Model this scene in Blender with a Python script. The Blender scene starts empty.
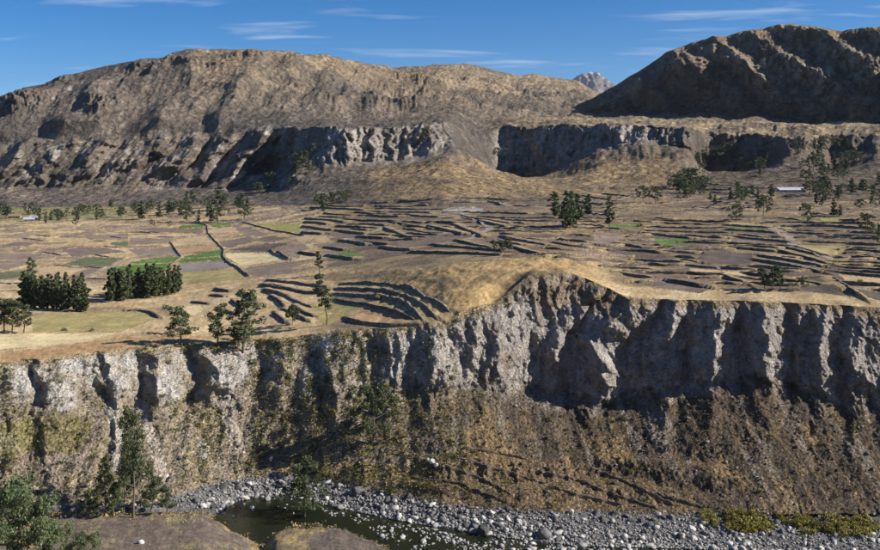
import bpy, math, random
import numpy as np

# ------------------------------------------------------------------ camera, sky, sun, exposure
scene = bpy.context.scene
W0, H0, FPX, HV = 880.0, 550.0, 943.0, 150.0      # photo size, focal length in photo pixels, eye-level row
cam_d = bpy.data.cameras.new("camera")
cam = bpy.data.objects.new("camera", cam_d)
scene.collection.objects.link(cam)
cam.location = (0, 0, 0)
cam.rotation_euler = (math.radians(90), 0, 0)
cam_d.sensor_width = 36.0
cam_d.lens = 36.0 * FPX / W0
cam_d.shift_y = -(H0 / 2 - HV) / W0
cam_d.clip_start = 0.3
cam_d.clip_end = 60000
scene.camera = cam

SUN_EL, SUN_AZ = math.radians(32), math.radians(98)     # azimuth clockwise from +Y (view direction)
sd = (math.sin(SUN_AZ) * math.cos(SUN_EL), math.cos(SUN_AZ) * math.cos(SUN_EL), math.sin(SUN_EL))
sun_d = bpy.data.lights.new("sun", 'SUN')
sun_d.energy = 4.8
sun_d.angle = math.radians(0.5)
sun_d.color = (1.0, 0.93, 0.83)
sun = bpy.data.objects.new("sun", sun_d)
scene.collection.objects.link(sun)
sun.rotation_euler = (math.radians(90) - SUN_EL, 0, math.radians(180) - SUN_AZ)
sun.location = (300, -50, 300)

world = bpy.data.worlds.new("World")
scene.world = world
world.use_nodes = True
wn, wl = world.node_tree.nodes, world.node_tree.links
wn.clear()
w_out = wn.new("ShaderNodeOutputWorld")
w_bg = wn.new("ShaderNodeBackground")
w_bg.inputs["Strength"].default_value = 0.068
sky = wn.new("ShaderNodeTexSky")
sky.sky_type = 'NISHITA'
sky.sun_disc = False
sky.sun_elevation = SUN_EL
sky.sun_rotation = SUN_AZ
sky.altitude = 3500
sky.air_density = 1.0
sky.dust_density = 0.0
sky.ozone_density = 6.0
# thin cirrus over the whole sky: stretched noise on the view direction, flattened to a layer
tc = wn.new("ShaderNodeTexCoord")
sep = wn.new("ShaderNodeSeparateXYZ")
wl.new(tc.outputs["Generated"], sep.inputs[0])
zmax = wn.new("ShaderNodeMath"); zmax.operation = 'MAXIMUM'; zmax.inputs[1].default_value = 0.02
wl.new(sep.outputs["Z"], zmax.inputs[0])
zadd = wn.new("ShaderNodeMath"); zadd.operation = 'ADD'; zadd.inputs[1].default_value = 0.08
wl.new(zmax.outputs[0], zadd.inputs[0])
dvx = wn.new("ShaderNodeMath"); dvx.operation = 'DIVIDE'
dvy = wn.new("ShaderNodeMath"); dvy.operation = 'DIVIDE'
wl.new(sep.outputs["X"], dvx.inputs[0]); wl.new(zadd.outputs[0], dvx.inputs[1])
wl.new(sep.outputs["Y"], dvy.inputs[0]); wl.new(zadd.outputs[0], dvy.inputs[1])
cmb = wn.new("ShaderNodeCombineXYZ")
wl.new(dvx.outputs[0], cmb.inputs[0]); wl.new(dvy.outputs[0], cmb.inputs[1])
mp = wn.new("ShaderNodeMapping")
mp.inputs["Location"].default_value = (7.7, 3.1, 0)
mp.inputs["Rotation"].default_value = (0, 0, math.radians(-9))
mp.inputs["Scale"].default_value = (0.8, 2.2, 1)
wl.new(cmb.outputs[0], mp.inputs["Vector"])
n1 = wn.new("ShaderNodeTexNoise"); n1.inputs["Scale"].default_value = 1.1; n1.inputs["Detail"].default_value = 7
n1.inputs["Distortion"].default_value = 0.5; n1.inputs["Roughness"].default_value = 0.52
wl.new(mp.outputs[0], n1.inputs["Vector"])
cr = wn.new("ShaderNodeValToRGB")
cr.color_ramp.elements[0].position = 0.57; cr.color_ramp.elements[0].color = (0, 0, 0, 1)
cr.color_ramp.elements[1].position = 0.88; cr.color_ramp.elements[1].color = (.85, .85, .85, 1)
wl.new(n1.outputs["Fac"], cr.inputs[0])
cmx = wn.new("ShaderNodeMix"); cmx.data_type = 'RGBA'
cmx.inputs[7].default_value = (7.5, 8.2, 9.0, 1)
wl.new(cr.outputs[0], cmx.inputs[0])
hs = wn.new("ShaderNodeHueSaturation"); hs.inputs["Saturation"].default_value = 1.28
wl.new(sky.outputs[0], hs.inputs["Color"])
wl.new(hs.outputs[0], cmx.inputs[6])
wl.new(cmx.outputs[2], w_bg.inputs[0])
wl.new(w_bg.outputs[0], w_out.inputs[0])

scene.view_settings.view_transform = 'Standard'
scene.view_settings.look = 'None'
scene.view_settings.exposure = 0.68
scene.view_settings.gamma = 1.0
scene.cycles.max_bounces = 4
scene.cycles.diffuse_bounces = 2
scene.cycles.glossy_bounces = 2
scene.cycles.transparent_max_bounces = 4

# ------------------------------------------------------------------ numeric helpers
RNG = np.random.default_rng(11)
random.seed(5)
_tabs = {}
def _tab(seed):
    if seed not in _tabs:
        r = np.random.default_rng(1000 + seed)
        p = r.permutation(256)
        a = r.random(256) * 2 * np.pi
        g3 = r.normal(size=(256, 3)); g3 /= np.linalg.norm(g3, axis=1)[:, None]
        _tabs[seed] = (np.concatenate([p, p]).astype(np.int32), np.cos(a).astype(np.float32), np.sin(a).astype(np.float32), g3.astype(np.float32))
    return _tabs[seed]
def pn2(x, y, seed=0):
    p, gc, gs, _ = _tab(seed)
    x = np.asarray(x, np.float32); y = np.asarray(y, np.float32)
    xi = np.floor(x); yi = np.floor(y)
    fx = x - xi; fy = y - yi
    xi = xi.astype(np.int32) & 255; yi = yi.astype(np.int32) & 255
    ux = fx * fx * fx * (fx * (fx * 6 - 15) + 10); uy = fy * fy * fy * (fy * (fy * 6 - 15) + 10)
    def g(ix, iy, dx, dy):
        h = p[p[ix & 255] + (iy & 255)]
        return gc[h] * dx + gs[h] * dy
    a = g(xi, yi, fx, fy); b = g(xi + 1, yi, fx - 1, fy)
    c = g(xi, yi + 1, fx, fy - 1); d = g(xi + 1, yi + 1, fx - 1, fy - 1)
    ab = a + ux * (b - a); cd = c + ux * (d - c)
    return (ab + uy * (cd - ab)) * 1.5
def fbm(x, y, octv=4, seed=0, gain=0.5, ridged=False):
    out = 0.0; amp = 1.0; tot = 0.0
    for o in range(octv):
        n = pn2(x, y, seed + o * 7)
        if ridged:
            n = 1 - 2 * np.abs(n)
        out = out + amp * n; tot += amp
        amp *= gain; x = x * 2.03 + 13.7; y = y * 2.03 - 7.1
    return out / tot
def smooth(x, a, b):
    t = np.clip((x - a) / (b - a + 1e-9), 0, 1)
    return t * t * (3 - 2 * t)
def lerp3(a, b, t):
    return a + (b - a) * t[..., None]
def C(*c):
    return np.array(c, np.float32)
def tab(u, *pairs):
    xs = [p[0] for p in pairs]; ys = [p[1] for p in pairs]
    return np.interp(u, xs, ys)
def in_poly(px, py, poly):
    ins = np.zeros(px.shape, bool)
    n = len(poly); j = n - 1
    for i in range(n):
        xi, yi = poly[i]; xj, yj = poly[j]
        if yi != yj:
            ins ^= ((yi > py) != (yj > py)) & (px < (xj - xi) * (py - yi) / (yj - yi) + xi)
        j = i
    return ins

# ------------------------------------------------------------------ material helpers
MATS = {}
def nodes_of(name):
    m = bpy.data.materials.new(name); m.use_nodes = True
    nt = m.node_tree
    b = nt.nodes["Principled BSDF"]
    b.inputs["Specular IOR Level"].default_value = 0.15
    MATS[name] = m
    return m, nt, b
def ground_mat(name, s1, s2, lo=0.72, hi=1.28, bump=0.6, bdist=0.6, b_scale=None, rough=0.95, block=0.0):
    """vertex colour times two scales of grain, with fine relief"""
    m, nt, b = nodes_of(name)
    N, L = nt.nodes, nt.links
    at = N.new("ShaderNodeAttribute"); at.attribute_name = "Col"
    geo = N.new("ShaderNodeNewGeometry")
    na = N.new("ShaderNodeTexNoise"); na.inputs["Scale"].default_value = s1; na.inputs["Detail"].default_value = 5
    na.inputs["Roughness"].default_value = 0.65
    nb = N.new("ShaderNodeTexNoise"); nb.inputs["Scale"].default_value = s2; nb.inputs["Detail"].default_value = 4
    nb.inputs["Roughness"].default_value = 0.7
    L.new(geo.outputs["Position"], na.inputs["Vector"]); L.new(geo.outputs["Position"], nb.inputs["Vector"])
    ma = N.new("ShaderNodeMapRange"); ma.inputs[1].default_value = 0.3; ma.inputs[2].default_value = 0.7
    ma.inputs[3].default_value = lo; ma.inputs[4].default_value = hi
    mb = N.new("ShaderNodeMapRange"); mb.inputs[1].default_value = 0.3; mb.inputs[2].default_value = 0.7
    mb.inputs[3].default_value = lo + .04; mb.inputs[4].default_value = hi - .04
    L.new(na.outputs["Fac"], ma.inputs[0]); L.new(nb.outputs["Fac"], mb.inputs[0])
    mu = N.new("ShaderNodeMath"); mu.operation = 'MULTIPLY'
    L.new(ma.outputs[0], mu.inputs[0]); L.new(mb.outputs[0], mu.inputs[1])
    vm = N.new("ShaderNodeVectorMath"); vm.operation = 'SCALE'
    L.new(at.outputs["Color"], vm.inputs[0]); L.new(mu.outputs[0], vm.inputs["Scale"])
    L.new(vm.outputs[0], b.inputs["Base Color"])
    b.inputs["Roughness"].default_value = rough
    if bump:
        bp = N.new("ShaderNodeBump"); bp.inputs["Strength"].default_value = bump; bp.inputs["Distance"].default_value = bdist
        nc = N.new("ShaderNodeTexNoise"); nc.inputs["Scale"].default_value = b_scale or s2; nc.inputs["Detail"].default_value = 6
        nc.inputs["Roughness"].default_value = 0.7
        L.new(geo.outputs["Position"], nc.inputs["Vector"])
        vo = N.new("ShaderNodeTexVoronoi"); vo.inputs["Scale"].default_value = (b_scale or s2) * 1.6
        wv = N.new("ShaderNodeVectorMath"); wv.operation = 'ADD'
        sc_ = N.new("ShaderNodeVectorMath"); sc_.operation = 'SCALE'; sc_.inputs["Scale"].default_value = 1.2 / (b_scale or s2)
        L.new(nc.outputs["Color"], sc_.inputs[0]); L.new(geo.outputs["Position"], wv.inputs[0]); L.new(sc_.outputs[0], wv.inputs[1])
        L.new(wv.outputs[0], vo.inputs["Vector"])
        ad = N.new("ShaderNodeMath"); ad.operation = 'MULTIPLY_ADD'; ad.inputs[1].default_value = block
        L.new(vo.outputs["Distance"], ad.inputs[0]); L.new(nc.outputs["Fac"], ad.inputs[2])
        L.new(ad.outputs[0], bp.inputs["Height"]); L.new(bp.outputs[0], b.inputs["Normal"])
    return m
ground_mat("canyon_ground", 0.35, 1.6, 0.7, 1.3, 0.9, 1.3, 0.7, block=0.5)
ground_mat("plateau_ground", 0.12, 0.7, 0.74, 1.26, 0.5, 0.5, 0.6)
ground_mat("hill_ground", 0.02, 0.11, 0.7, 1.3, 1.0, 9.0, 0.06, block=0.35)
ground_mat("bank_ground", 0.5, 3.0, 0.62, 1.38, 1.0, 0.6, 1.6)

def leaf_mat(name, c1, c2, c3, trans=0.25):
    m, nt, b = nodes_of(name)
    N, L = nt.nodes, nt.links
    geo = N.new("ShaderNodeNewGeometry")
    oi = N.new("ShaderNodeObjectInfo")
    r = N.new("ShaderNodeValToRGB")
    r.color_ramp.elements[0].color = (*c1, 1); r.color_ramp.elements[1].color = (*c3, 1)
    e = r.color_ramp.elements.new(0.5); e.color = (*c2, 1)
    L.new(geo.outputs["Random Per Island"], r.inputs[0])
    mr = N.new("ShaderNodeMapRange"); mr.inputs[3].default_value = 0.8; mr.inputs[4].default_value = 1.2
    L.new(oi.outputs["Random"], mr.inputs[0])
    vm = N.new("ShaderNodeVectorMath"); vm.operation = 'SCALE'
    L.new(r.outputs[0], vm.inputs[0]); L.new(mr.outputs[0], vm.inputs["Scale"])
    L.new(vm.outputs[0], b.inputs["Base Color"])
    b.inputs["Roughness"].default_value = 0.6
    tr = N.new("ShaderNodeBsdfTranslucent"); L.new(vm.outputs[0], tr.inputs[0])
    mx = N.new("ShaderNodeMixShader"); mx.inputs[0].default_value = trans
    L.new(b.outputs[0], mx.inputs[1]); L.new(tr.outputs[0], mx.inputs[2])
    L.new(mx.outputs[0], N["Material Output"].inputs[0])
    return m
leaf_mat("eucalyptus_leaf", (0.065, 0.085, 0.04), (0.105, 0.13, 0.065), (0.16, 0.185, 0.095))
leaf_mat("dark_leaf", (0.06, 0.075, 0.04), (0.095, 0.115, 0.06), (0.15, 0.165, 0.085))
leaf_mat("young_leaf", (0.11, 0.145, 0.07), (0.16, 0.205, 0.105), (0.23, 0.27, 0.14))
leaf_mat("yellow_shrub_leaf", (0.17, 0.155, 0.045), (0.27, 0.24, 0.07), (0.40, 0.35, 0.11))
leaf_mat("scrub_leaf", (0.10, 0.09, 0.045), (0.16, 0.14, 0.065), (0.25, 0.21, 0.095))

def plain_mat(name, col, s=1.0, lo=0.75, hi=1.25, bump=0.0, rough=0.9, vor=False):
    m, nt, b = nodes_of(name)
    N, L = nt.nodes, nt.links
    geo = N.new("ShaderNodeNewGeometry"); oi = N.new("ShaderNodeObjectInfo")
    n = N.new("ShaderNodeTexNoise"); n.inputs["Scale"].default_value = s; n.inputs["Detail"].default_value = 5
    L.new(geo.outputs["Position"], n.inputs["Vector"])
    mr = N.new("ShaderNodeMapRange"); mr.inputs[1].default_value = 0.3; mr.inputs[2].default_value = 0.7
    mr.inputs[3].default_value = lo; mr.inputs[4].default_value = hi
    L.new(n.outputs["Fac"], mr.inputs[0])
    m2 = N.new("ShaderNodeMapRange"); m2.inputs[3].default_value = lo; m2.inputs[4].default_value = hi
    L.new(oi.outputs["Random"], m2.inputs[0])
    mu = N.new("ShaderNodeMath"); mu.operation = 'MULTIPLY'
    L.new(mr.outputs[0], mu.inputs[0]); L.new(m2.outputs[0], mu.inputs[1])
    last = mu
    if vor:
        v = N.new("ShaderNodeTexVoronoi"); v.inputs["Scale"].default_value = 1.8
        L.new(geo.outputs["Position"], v.inputs["Vector"])
        m3 = N.new("ShaderNodeMapRange"); m3.inputs[3].default_value = 0.55; m3.inputs[4].default_value = 1.5
        sp = N.new("ShaderNodeSeparateColor"); L.new(v.outputs["Color"], sp.inputs[0]); L.new(sp.outputs[0], m3.inputs[0])
        mu2 = N.new("ShaderNodeMath"); mu2.operation = 'MULTIPLY'
        L.new(mu.outputs[0], mu2.inputs[0]); L.new(m3.outputs[0], mu2.inputs[1]); last = mu2
    vm = N.new("ShaderNodeVectorMath"); vm.operation = 'SCALE'; vm.inputs[0].default_value = col
    L.new(last.outputs[0], vm.inputs["Scale"]); L.new(vm.outputs[0], b.inputs["Base Color"])
    b.inputs["Roughness"].default_value = rough
    if bump:
        bp = N.new("ShaderNodeBump"); bp.inputs["Strength"].default_value = bump; bp.inputs["Distance"].default_value = 0.3
        L.new(n.outputs["Fac"], bp.inputs["Height"]); L.new(bp.outputs[0], b.inputs["Normal"])
    return m
plain_mat("bark", (0.13, 0.105, 0.08), 3.0, bump=0.5)
plain_mat("terrace_stone", (0.15, 0.12, 0.095), 0.8, 0.7, 1.3, bump=0.6, vor=True)
plain_mat("pale_boulder", (0.46, 0.45, 0.43), 1.5, 0.62, 1.3, bump=0.5)
plain_mat("dark_boulder", (0.12, 0.118, 0.12), 1.5, 0.6, 1.4, bump=0.5)
plain_mat("scree_stone", (0.25, 0.222, 0.19), 1.5, 0.6, 1.35, bump=0.5)
plain_mat("shed_wall", (0.34, 0.30, 0.26), 0.5, 0.9, 1.1)
plain_mat("metal_roof", (0.42, 0.44, 0.48), 0.3, 0.92, 1.08, rough=0.45)
plain_mat("adobe", (0.27, 0.2, 0.14), 0.5)
plain_mat("track_gravel", (0.30, 0.25, 0.20), 0.6, 0.85, 1.15, bump=0.2)
m, nt, b = nodes_of("river_water")
b.inputs["Base Color"].default_value = (0.012, 0.016, 0.008, 1)
b.inputs["Roughness"].default_value = 0.12
b.inputs["Specular IOR Level"].default_value = 0.4
nn = nt.nodes.new("ShaderNodeTexNoise"); nn.inputs["Scale"].default_value = 0.9; nn.inputs["Detail"].default_value = 5
gg = nt.nodes.new("ShaderNodeNewGeometry"); nt.links.new(gg.outputs["Position"], nn.inputs["Vector"])
bp = nt.nodes.new("ShaderNodeBump"); bp.inputs["Strength"].default_value = 0.35; bp.inputs["Distance"].default_value = 0.25
nt.links.new(nn.outputs["Fac"], bp.inputs["Height"]); nt.links.new(bp.outputs[0], b.inputs["Normal"])

# ------------------------------------------------------------------ mesh helpers
COL = scene.collection
def mk_mesh(name, verts, faces, mat=None, col=None, shade=True):
    verts = np.asarray(verts, np.float32).reshape(-1, 3); faces = np.asarray(faces, np.int32)
    me = bpy.data.meshes.new(name)
    k = faces.shape[1]
    me.vertices.add(len(verts)); me.vertices.foreach_set("co", verts.ravel())
    me.loops.add(faces.size); me.loops.foreach_set("vertex_index", faces.ravel())
    me.polygons.add(len(faces))
    me.polygons.foreach_set("loop_start", np.arange(0, faces.size, k, dtype=np.int32))
    if shade:
        me.polygons.foreach_set("use_smooth", np.ones(len(faces), bool))
    if col is not None:
        ca = me.color_attributes.new("Col", 'FLOAT_COLOR', 'POINT')
        c4 = np.ones((len(verts), 4), np.float32); c4[:, :3] = col.reshape(-1, 3)
        ca.data.foreach_set("color", c4.ravel())
    me.update(calc_edges=True)
    if mat:
        me.materials.append(MATS[mat])
    return me
def mk_obj(name, me, parent=None, label=None, cat=None, group=None, kind=None):
    o = bpy.data.objects.new(name, me)
    COL.objects.link(o)
    if parent: o.parent = parent
    tag(o, label, cat, group, kind)
    return o
def tag(o, label=None, cat=None, group=None, kind=None):
    if label: o["label"] = label
    if cat: o["category"] = cat
    if group: o["group"] = group
    if kind: o["kind"] = kind
    return o

# ------------------------------------------------------------------ the land: one lofted sheet, near bank to skyline
# columns are vertical planes through the viewpoint (named by photo column u), rows run from the near bank to the skyline
U = np.concatenate([np.linspace(-330, -20, 42)[:-1], np.linspace(-20, 900, 840), np.linspace(900, 1210, 42)[1:]])
Q = (U - 440.0) / FPX
NC = len(U)
def vz(v, z):          # photo row + height -> distance
    return -np.asarray(z) * FPX / (np.asarray(v) - HV)
def vd(v, D):          # photo row + distance -> height
    return -(np.asarray(v) - HV) / FPX * np.asarray(D)
def gsm(a, s=9):       # smooth a key curve a little
    k = np.exp(-0.5 * (np.arange(-3 * s, 3 * s + 1) / s) ** 2); k /= k.sum()
    return np.convolve(np.pad(a, 3 * s, mode='edge'), k, mode='valid')
K = []                  # knots: (D(u), z(u))
# A foot of the near slope, B near bank edge, C near shore, D far shore, E top of gravel, F foot of the cliff, G canyon rim
K.append((np.full(NC, 150.0), np.full(NC, -80.0)))
DB = tab(U, (-330, 226), (-150, 230), (60, 236), (130, 238), (205, 238), (232, 232), (262, 226), (275, 231), (300, 234), (345, 231), (385, 222), (410, 206), (1210, 196))
ZB = tab(U, (-330, -90), (205, -92), (235, -94), (262, -96), (278, -93.6), (340, -93), (400, -93), (1210, -95))
K.append((gsm(DB, 3), gsm(ZB, 3)))
DC = tab(U, (-330, 246), (150, 254), (215, 257), (240, 250), (262, 242), (285, 246), (310, 247), (350, 241), (400, 234), (500, 230), (880, 222), (1210, 214))
K.append((gsm(DC, 3), np.full(NC, -102.4)))
vD = tab(U, (-330, 526), (180, 524), (212, 517), (228, 505), (240, 499), (260, 496), (285, 494), (330, 505), (400, 520), (500, 536), (580, 545), (700, 548), (880, 556), (1210, 570))
K.append((gsm(vz(vD, -102.0), 3), np.full(NC, -102.2)))
vE = tab(U, (-330, 512), (0, 508), (150, 504), (185, 492), (205, 485), (250, 478), (300, 476), (340, 485), (400, 497), (450, 506), (520, 512), (640, 513), (760, 516), (880, 514), (1210, 520))
vE = vE + 3.2 * fbm(U * .035, U * 0 + 2.0, 4, 151, .6)
zE = tab(U, (-330, -99), (600, -99), (1210, -99))
DE = vz(vE, zE)
K.append((gsm(DE, 6), zE))
vG = tab(U, (-330, 386), (-150, 374), (0, 363), (50, 357), (100, 351), (150, 346), (200, 343), (240, 341), (300, 336), (330, 331), (400, 327), (450, 323), (462, 311), (480, 305), (495, 303), (515, 286), (530, 273), (570, 272), (600, 284), (625, 296), (660, 299), (760, 301), (880, 307), (1210, 322))
DG = tab(U, (-330, 240), (-150, 264), (0, 289), (100, 305), (200, 319), (240, 322), (330, 320), (400, 313), (450, 310), (480, 317), (530, 329), (570, 330), (600, 327), (640, 318), (700, 311), (760, 305), (880, 296), (1210, 268))
vF = tab(U, (-330, 420), (0, 410), (100, 400), (180, 402), (240, 398), (330, 396), (400, 392), (480, 386), (560, 396), (600, 402), (640, 396), (700, 382), (760, 379), (820, 395), (880, 406), (1210, 425))
th = np.tan(np.radians(tab(U, (0, 52), (225, 50), (270, 42), (330, 44), (400, 58), (500, 62), (1000, 64))))
zG = vd(vG, DG)
aF = (vF - HV) / FPX
DF = (th * DG - zG) / (aF + th)
K.append((gsm(DF, 5), gsm(-aF * DF, 5)))
K.append((gsm(DG, 3), gsm(zG, 3)))
kv = lambda pts, zs: (tab(U, *pts), tab(U, *zs))
P1v, P1z = kv(((-330, 352), (0, 335), (120, 325), (240, 318), (300, 318), (340, 312), (400, 308), (450, 300), (490, 288), (530, 267), (570, 265), (620, 282), (700, 284), (760, 285), (880, 290), (1210, 302)),
              ((-330, -65), (120, -65), (180, -64.5), (240, -63.5), (300, -61.5), (340, -59), (400, -55.5), (450, -51), (490, -47.5), (530, -43), (570, -42.8), (620, -47.6), (700, -47), (760, -46.4), (880, -45.8), (1210, -45)))
P2v, P2z = kv(((-330, 302), (0, 290), (120, 285), (180, 282), (240, 285), (300, 278), (340, 274), (400, 270), (450, 265), (490, 262), (530, 257), (570, 255), (620, 258), (700, 262), (880, 268), (1210, 276)),
              ((-330, -65), (180, -64.5), (240, -60), (300, -55.5), (340, -53.5), (400, -48), (450, -44.3), (490, -43.3), (530, -42.3), (570, -42.3), (620, -46), (700, -45.5), (880, -44.5), (1210, -43.5)))
P3v, P3z = kv(((-330, 262), (0, 255), (120, 252), (180, 250), (240, 254), (300, 252), (340, 250), (400, 248), (450, 248), (490, 246), (530, 244), (570, 242), (700, 242), (880, 245), (1210, 250)),
              ((-330, -65.5), (120, -65), (180, -64.5), (240, -62), (300, -56), (340, -54), (400, -49), (450, -45), (490, -43.5), (530, -42), (570, -42), (620, -43), (700, -43), (880, -42), (1210, -41)))
P4v, P4z = kv(((-330, 231), (0, 226), (120, 222), (240, 224), (300, 222), (340, 220), (450, 219), (530, 216), (620, 217), (700, 218), (880, 220), (1210, 223)),
              ((-330, -67), (0, -66.5), (120, -65.5), (180, -64), (240, -62), (300, -55), (340, -51), (400, -47), (450, -44), (490, -42), (530, -40), (570, -39.5), (700, -39), (880, -37), (1210, -36)))
for v_, z_ in ((P1v, P1z), (P2v, P2z), (P3v, P3z), (P4v, P4z)):
    K.append((gsm(vz(v_, z_), 12), gsm(z_, 12)))
def kd(vs, ds, s=8):
    v_ = tab(U, *vs); d_ = gsm(tab(U, *ds), s)
    K.append((d_, gsm(vd(v_, d_), s)))
kd(((-330, 213), (0, 208), (120, 207), (300, 205), (400, 206), (490, 206), (530, 204), (570, 203), (620, 200), (700, 198), (760, 196), (1210, 196)),
   ((-330, 1060), (0, 1060), (120, 1040), (180, 1000), (240, 960), (300, 900), (340, 840), (400, 760), (450, 730), (570, 720), (620, 740), (700, 760), (1210, 770)))
kd(((-330, 194), (0, 190), (120, 188), (180, 188), (240, 190), (300, 188), (340, 186), (400, 182), (450, 180), (490, 182), (530, 186), (570, 184), (620, 184), (700, 182), (760, 180), (880, 178), (1210, 178)),
   ((-330, 1170), (0, 1180), (120, 1175), (180, 1160), (240, 1130), (275, 1090), (300, 1000), (340, 970), (400, 890), (450, 860), (490, 890), (530, 980), (570, 1000), (620, 980), (700, 950), (760, 950), (880, 910), (1210, 900)))
kd(((-330, 172), (0, 168), (120, 165), (180, 165), (240, 170), (270, 172), (300, 168), (340, 163), (400, 166), (430, 158), (450, 152), (480, 160), (500, 172), (520, 180), (540, 181), (560, 172), (580, 158), (600, 147), (640, 143), (680, 148), (692, 152), (704, 176), (740, 177), (770, 162), (785, 150), (800, 151), (830, 166), (880, 152), (1210, 155)),
   ((-330, 1215), (0, 1225), (120, 1220), (180, 1210), (240, 1190), (270, 1180), (300, 1085), (330, 1040), (360, 1058), (400, 1080), (430, 1075), (450, 1075), (468, 1140), (482, 1240), (500, 1390), (520, 1385), (540, 1335), (560, 1290), (580, 1258), (600, 1232), (640, 1165), (680, 1118), (692, 1115), (704, 1270), (740, 1230), (770, 1175), (800, 1075), (835, 1150), (880, 1080), (1210, 1070)), 2)
kd(((-330, 152), (0, 150), (30, 143), (60, 146), (95, 138), (120, 145), (150, 140), (180, 134), (210, 142), (240, 134), (300, 130), (340, 129), (420, 127), (446, 125), (458, 131), (470, 139), (480, 142), (489, 137), (498, 128), (600, 127), (660, 129), (690, 131), (700, 134), (740, 136), (800, 140), (880, 136), (1210, 136)),
   ((-330, 1275), (0, 1290), (60, 1290), (120, 1285), (180, 1275), (240, 1255), (278, 1245), (300, 1150), (330, 1078), (350, 1092), (380, 1110), (395, 1108), (412, 1135), (425, 1122), (448, 1140), (462, 1215), (480, 1350), (500, 1480), (540, 1400), (600, 1270), (660, 1180), (690, 1140), (703, 1350), (740, 1300), (770, 1230), (800, 1110), (835, 1230), (880, 1130), (1210, 1130)), 3)
kd(((-330, 146), (0, 132), (60, 124), (120, 122), (240, 121), (340, 121), (380, 120), (450, 118), (500, 119), (540, 121), (600, 123), (690, 124), (740, 125), (880, 126), (1210, 128)),
   ((-330, 1310), (0, 1335), (120, 1335), (180, 1330), (270, 1320), (310, 1390), (380, 1420), (420, 1440), (450, 1500), (480, 1700), (540, 1750), (600, 1700), (660, 1600), (740, 1500), (880, 1400), (1210, 1350)))
kd(((-330, 138), (0, 117), (60, 104), (120, 98), (180, 95), (240, 91), (300, 88), (340, 93), (380, 99), (450, 99), (500, 103), (540, 107), (570, 111), (600, 116), (640, 121), (1210, 126)),
   ((-330, 1420), (0, 1440), (120, 1460), (240, 1480), (300, 1560), (340, 1660), (380, 1800), (420, 2000), (450, 2250), (500, 2500), (540, 2600), (600, 2500), (640, 2200), (700, 2000), (1210, 1800)))
kd(((-330, 128), (-100, 118), (-40, 112), (0, 103), (30, 92), (60, 80), (100, 68), (140, 62), (178, 59), (188, 54), (215, 53), (255, 51), (290, 52), (330, 58), (370, 66), (400, 70), (420, 68), (440, 66), (470, 67), (490, 71), (520, 78), (540, 76), (560, 80), (580, 83), (600, 95), (640, 112), (700, 119), (1210, 123)),
   ((-330, 1600), (0, 1620), (120, 1680), (240, 1740), (290, 1800), (340, 2000), (370, 2500), (420, 3200), (540, 3600), (600, 3500), (640, 2900), (700, 2400), (1210, 2200)), 3)
d6, z6 = K[-1]
K.append((d6 * 1.12, z6 - 90))
NR = [70, 16, 10, 30, 175, 160, 28, 52, 44, 48, 24, 38, 48, 80, 24, 48, 66, 6]
Dl, zl, kl = [], [], []
for k, n in enumerate(NR):
    (d0, z0), (d1, z1) = K[k], K[k + 1]
    last = k == len(NR) - 1
    for i in range(n + (1 if last else 0)):
        w = i / n
        D = 1 / ((1 - w) / d0 + w / d1)
        f = (D - d0) / (d1 - d0)
        Dl.append(D); zl.append(z0 + (z1 - z0) * f); kl.append(np.full(NC, k) + f)
Y = np.array(Dl, np.float64); Z = np.array(zl, np.float64); KK = np.array(kl, np.float64)   # KK: knot coordinate
ROW = np.cumsum([0] + NR)          # first row of each knot
# soften the creases between knots on the plateau and the mountains
def rsoft(A, r0, r1, n):
    for _ in range(n):
        A[r0 + 1:r1 - 1] = 0.25 * A[r0:r1 - 2] + 0.5 * A[r0 + 1:r1 - 1] + 0.25 * A[r0 + 2:r1]
rsoft(Z, ROW[6] + 6, ROW[11] + 20, 24); rsoft(Y, ROW[6] + 6, ROW[11] + 20, 24)
rsoft(Z, ROW[14] + 6, ROW[17] - 4, 14)
rsoft(Z, ROW[4], ROW[5], 4)
UU = np.broadcast_to(U, Y.shape).copy(); QQ = np.broadcast_to(Q, Y.shape)
X = QQ * Y
VB = HV - FPX * Z / Y                   # photo row of the smooth sheet
rows = lambda a, b: slice(ROW[a], ROW[b])

# ---- canyon wall relief (knots 4..6): buttresses and gullies, rough rock, runnels
S = rows(4, 6)
u, v, z, kk, x = UU[S], VB[S], Z[S], KK[S], X[S]
leftk = 1 - smooth(u, 240, 420)
env = np.interp(kk, [4.0, 4.45, 4.95, 5.35, 5.85, 6.0], [0, .12, .62, 1.0, .75, .35])
envl = np.interp(kk, [4.0, 4.3, 4.7, 5.05, 5.4, 5.85, 6.0], [0, .22, .42, .6, 1.0, .85, .4])
env = env * (1 - leftk) + envl * leftk
env = env * np.clip(.85 + .9 * fbm(u * .03, z * .07, 3, 5), .15, 1.5)
uw = u + (11 + 5 * leftk) * fbm(u * .02, z * .09, 4, 3, .55) + 4.5 * pn2(u * .07, z * .2, 9)
uw = uw + leftk * (v - 375) * -.12
shear = smooth(u, 505, 560) * (1 - smooth(u, 650, 690)) * np.clip(338 - v, 0, 80) * 0.9
uw = uw - shear
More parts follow.
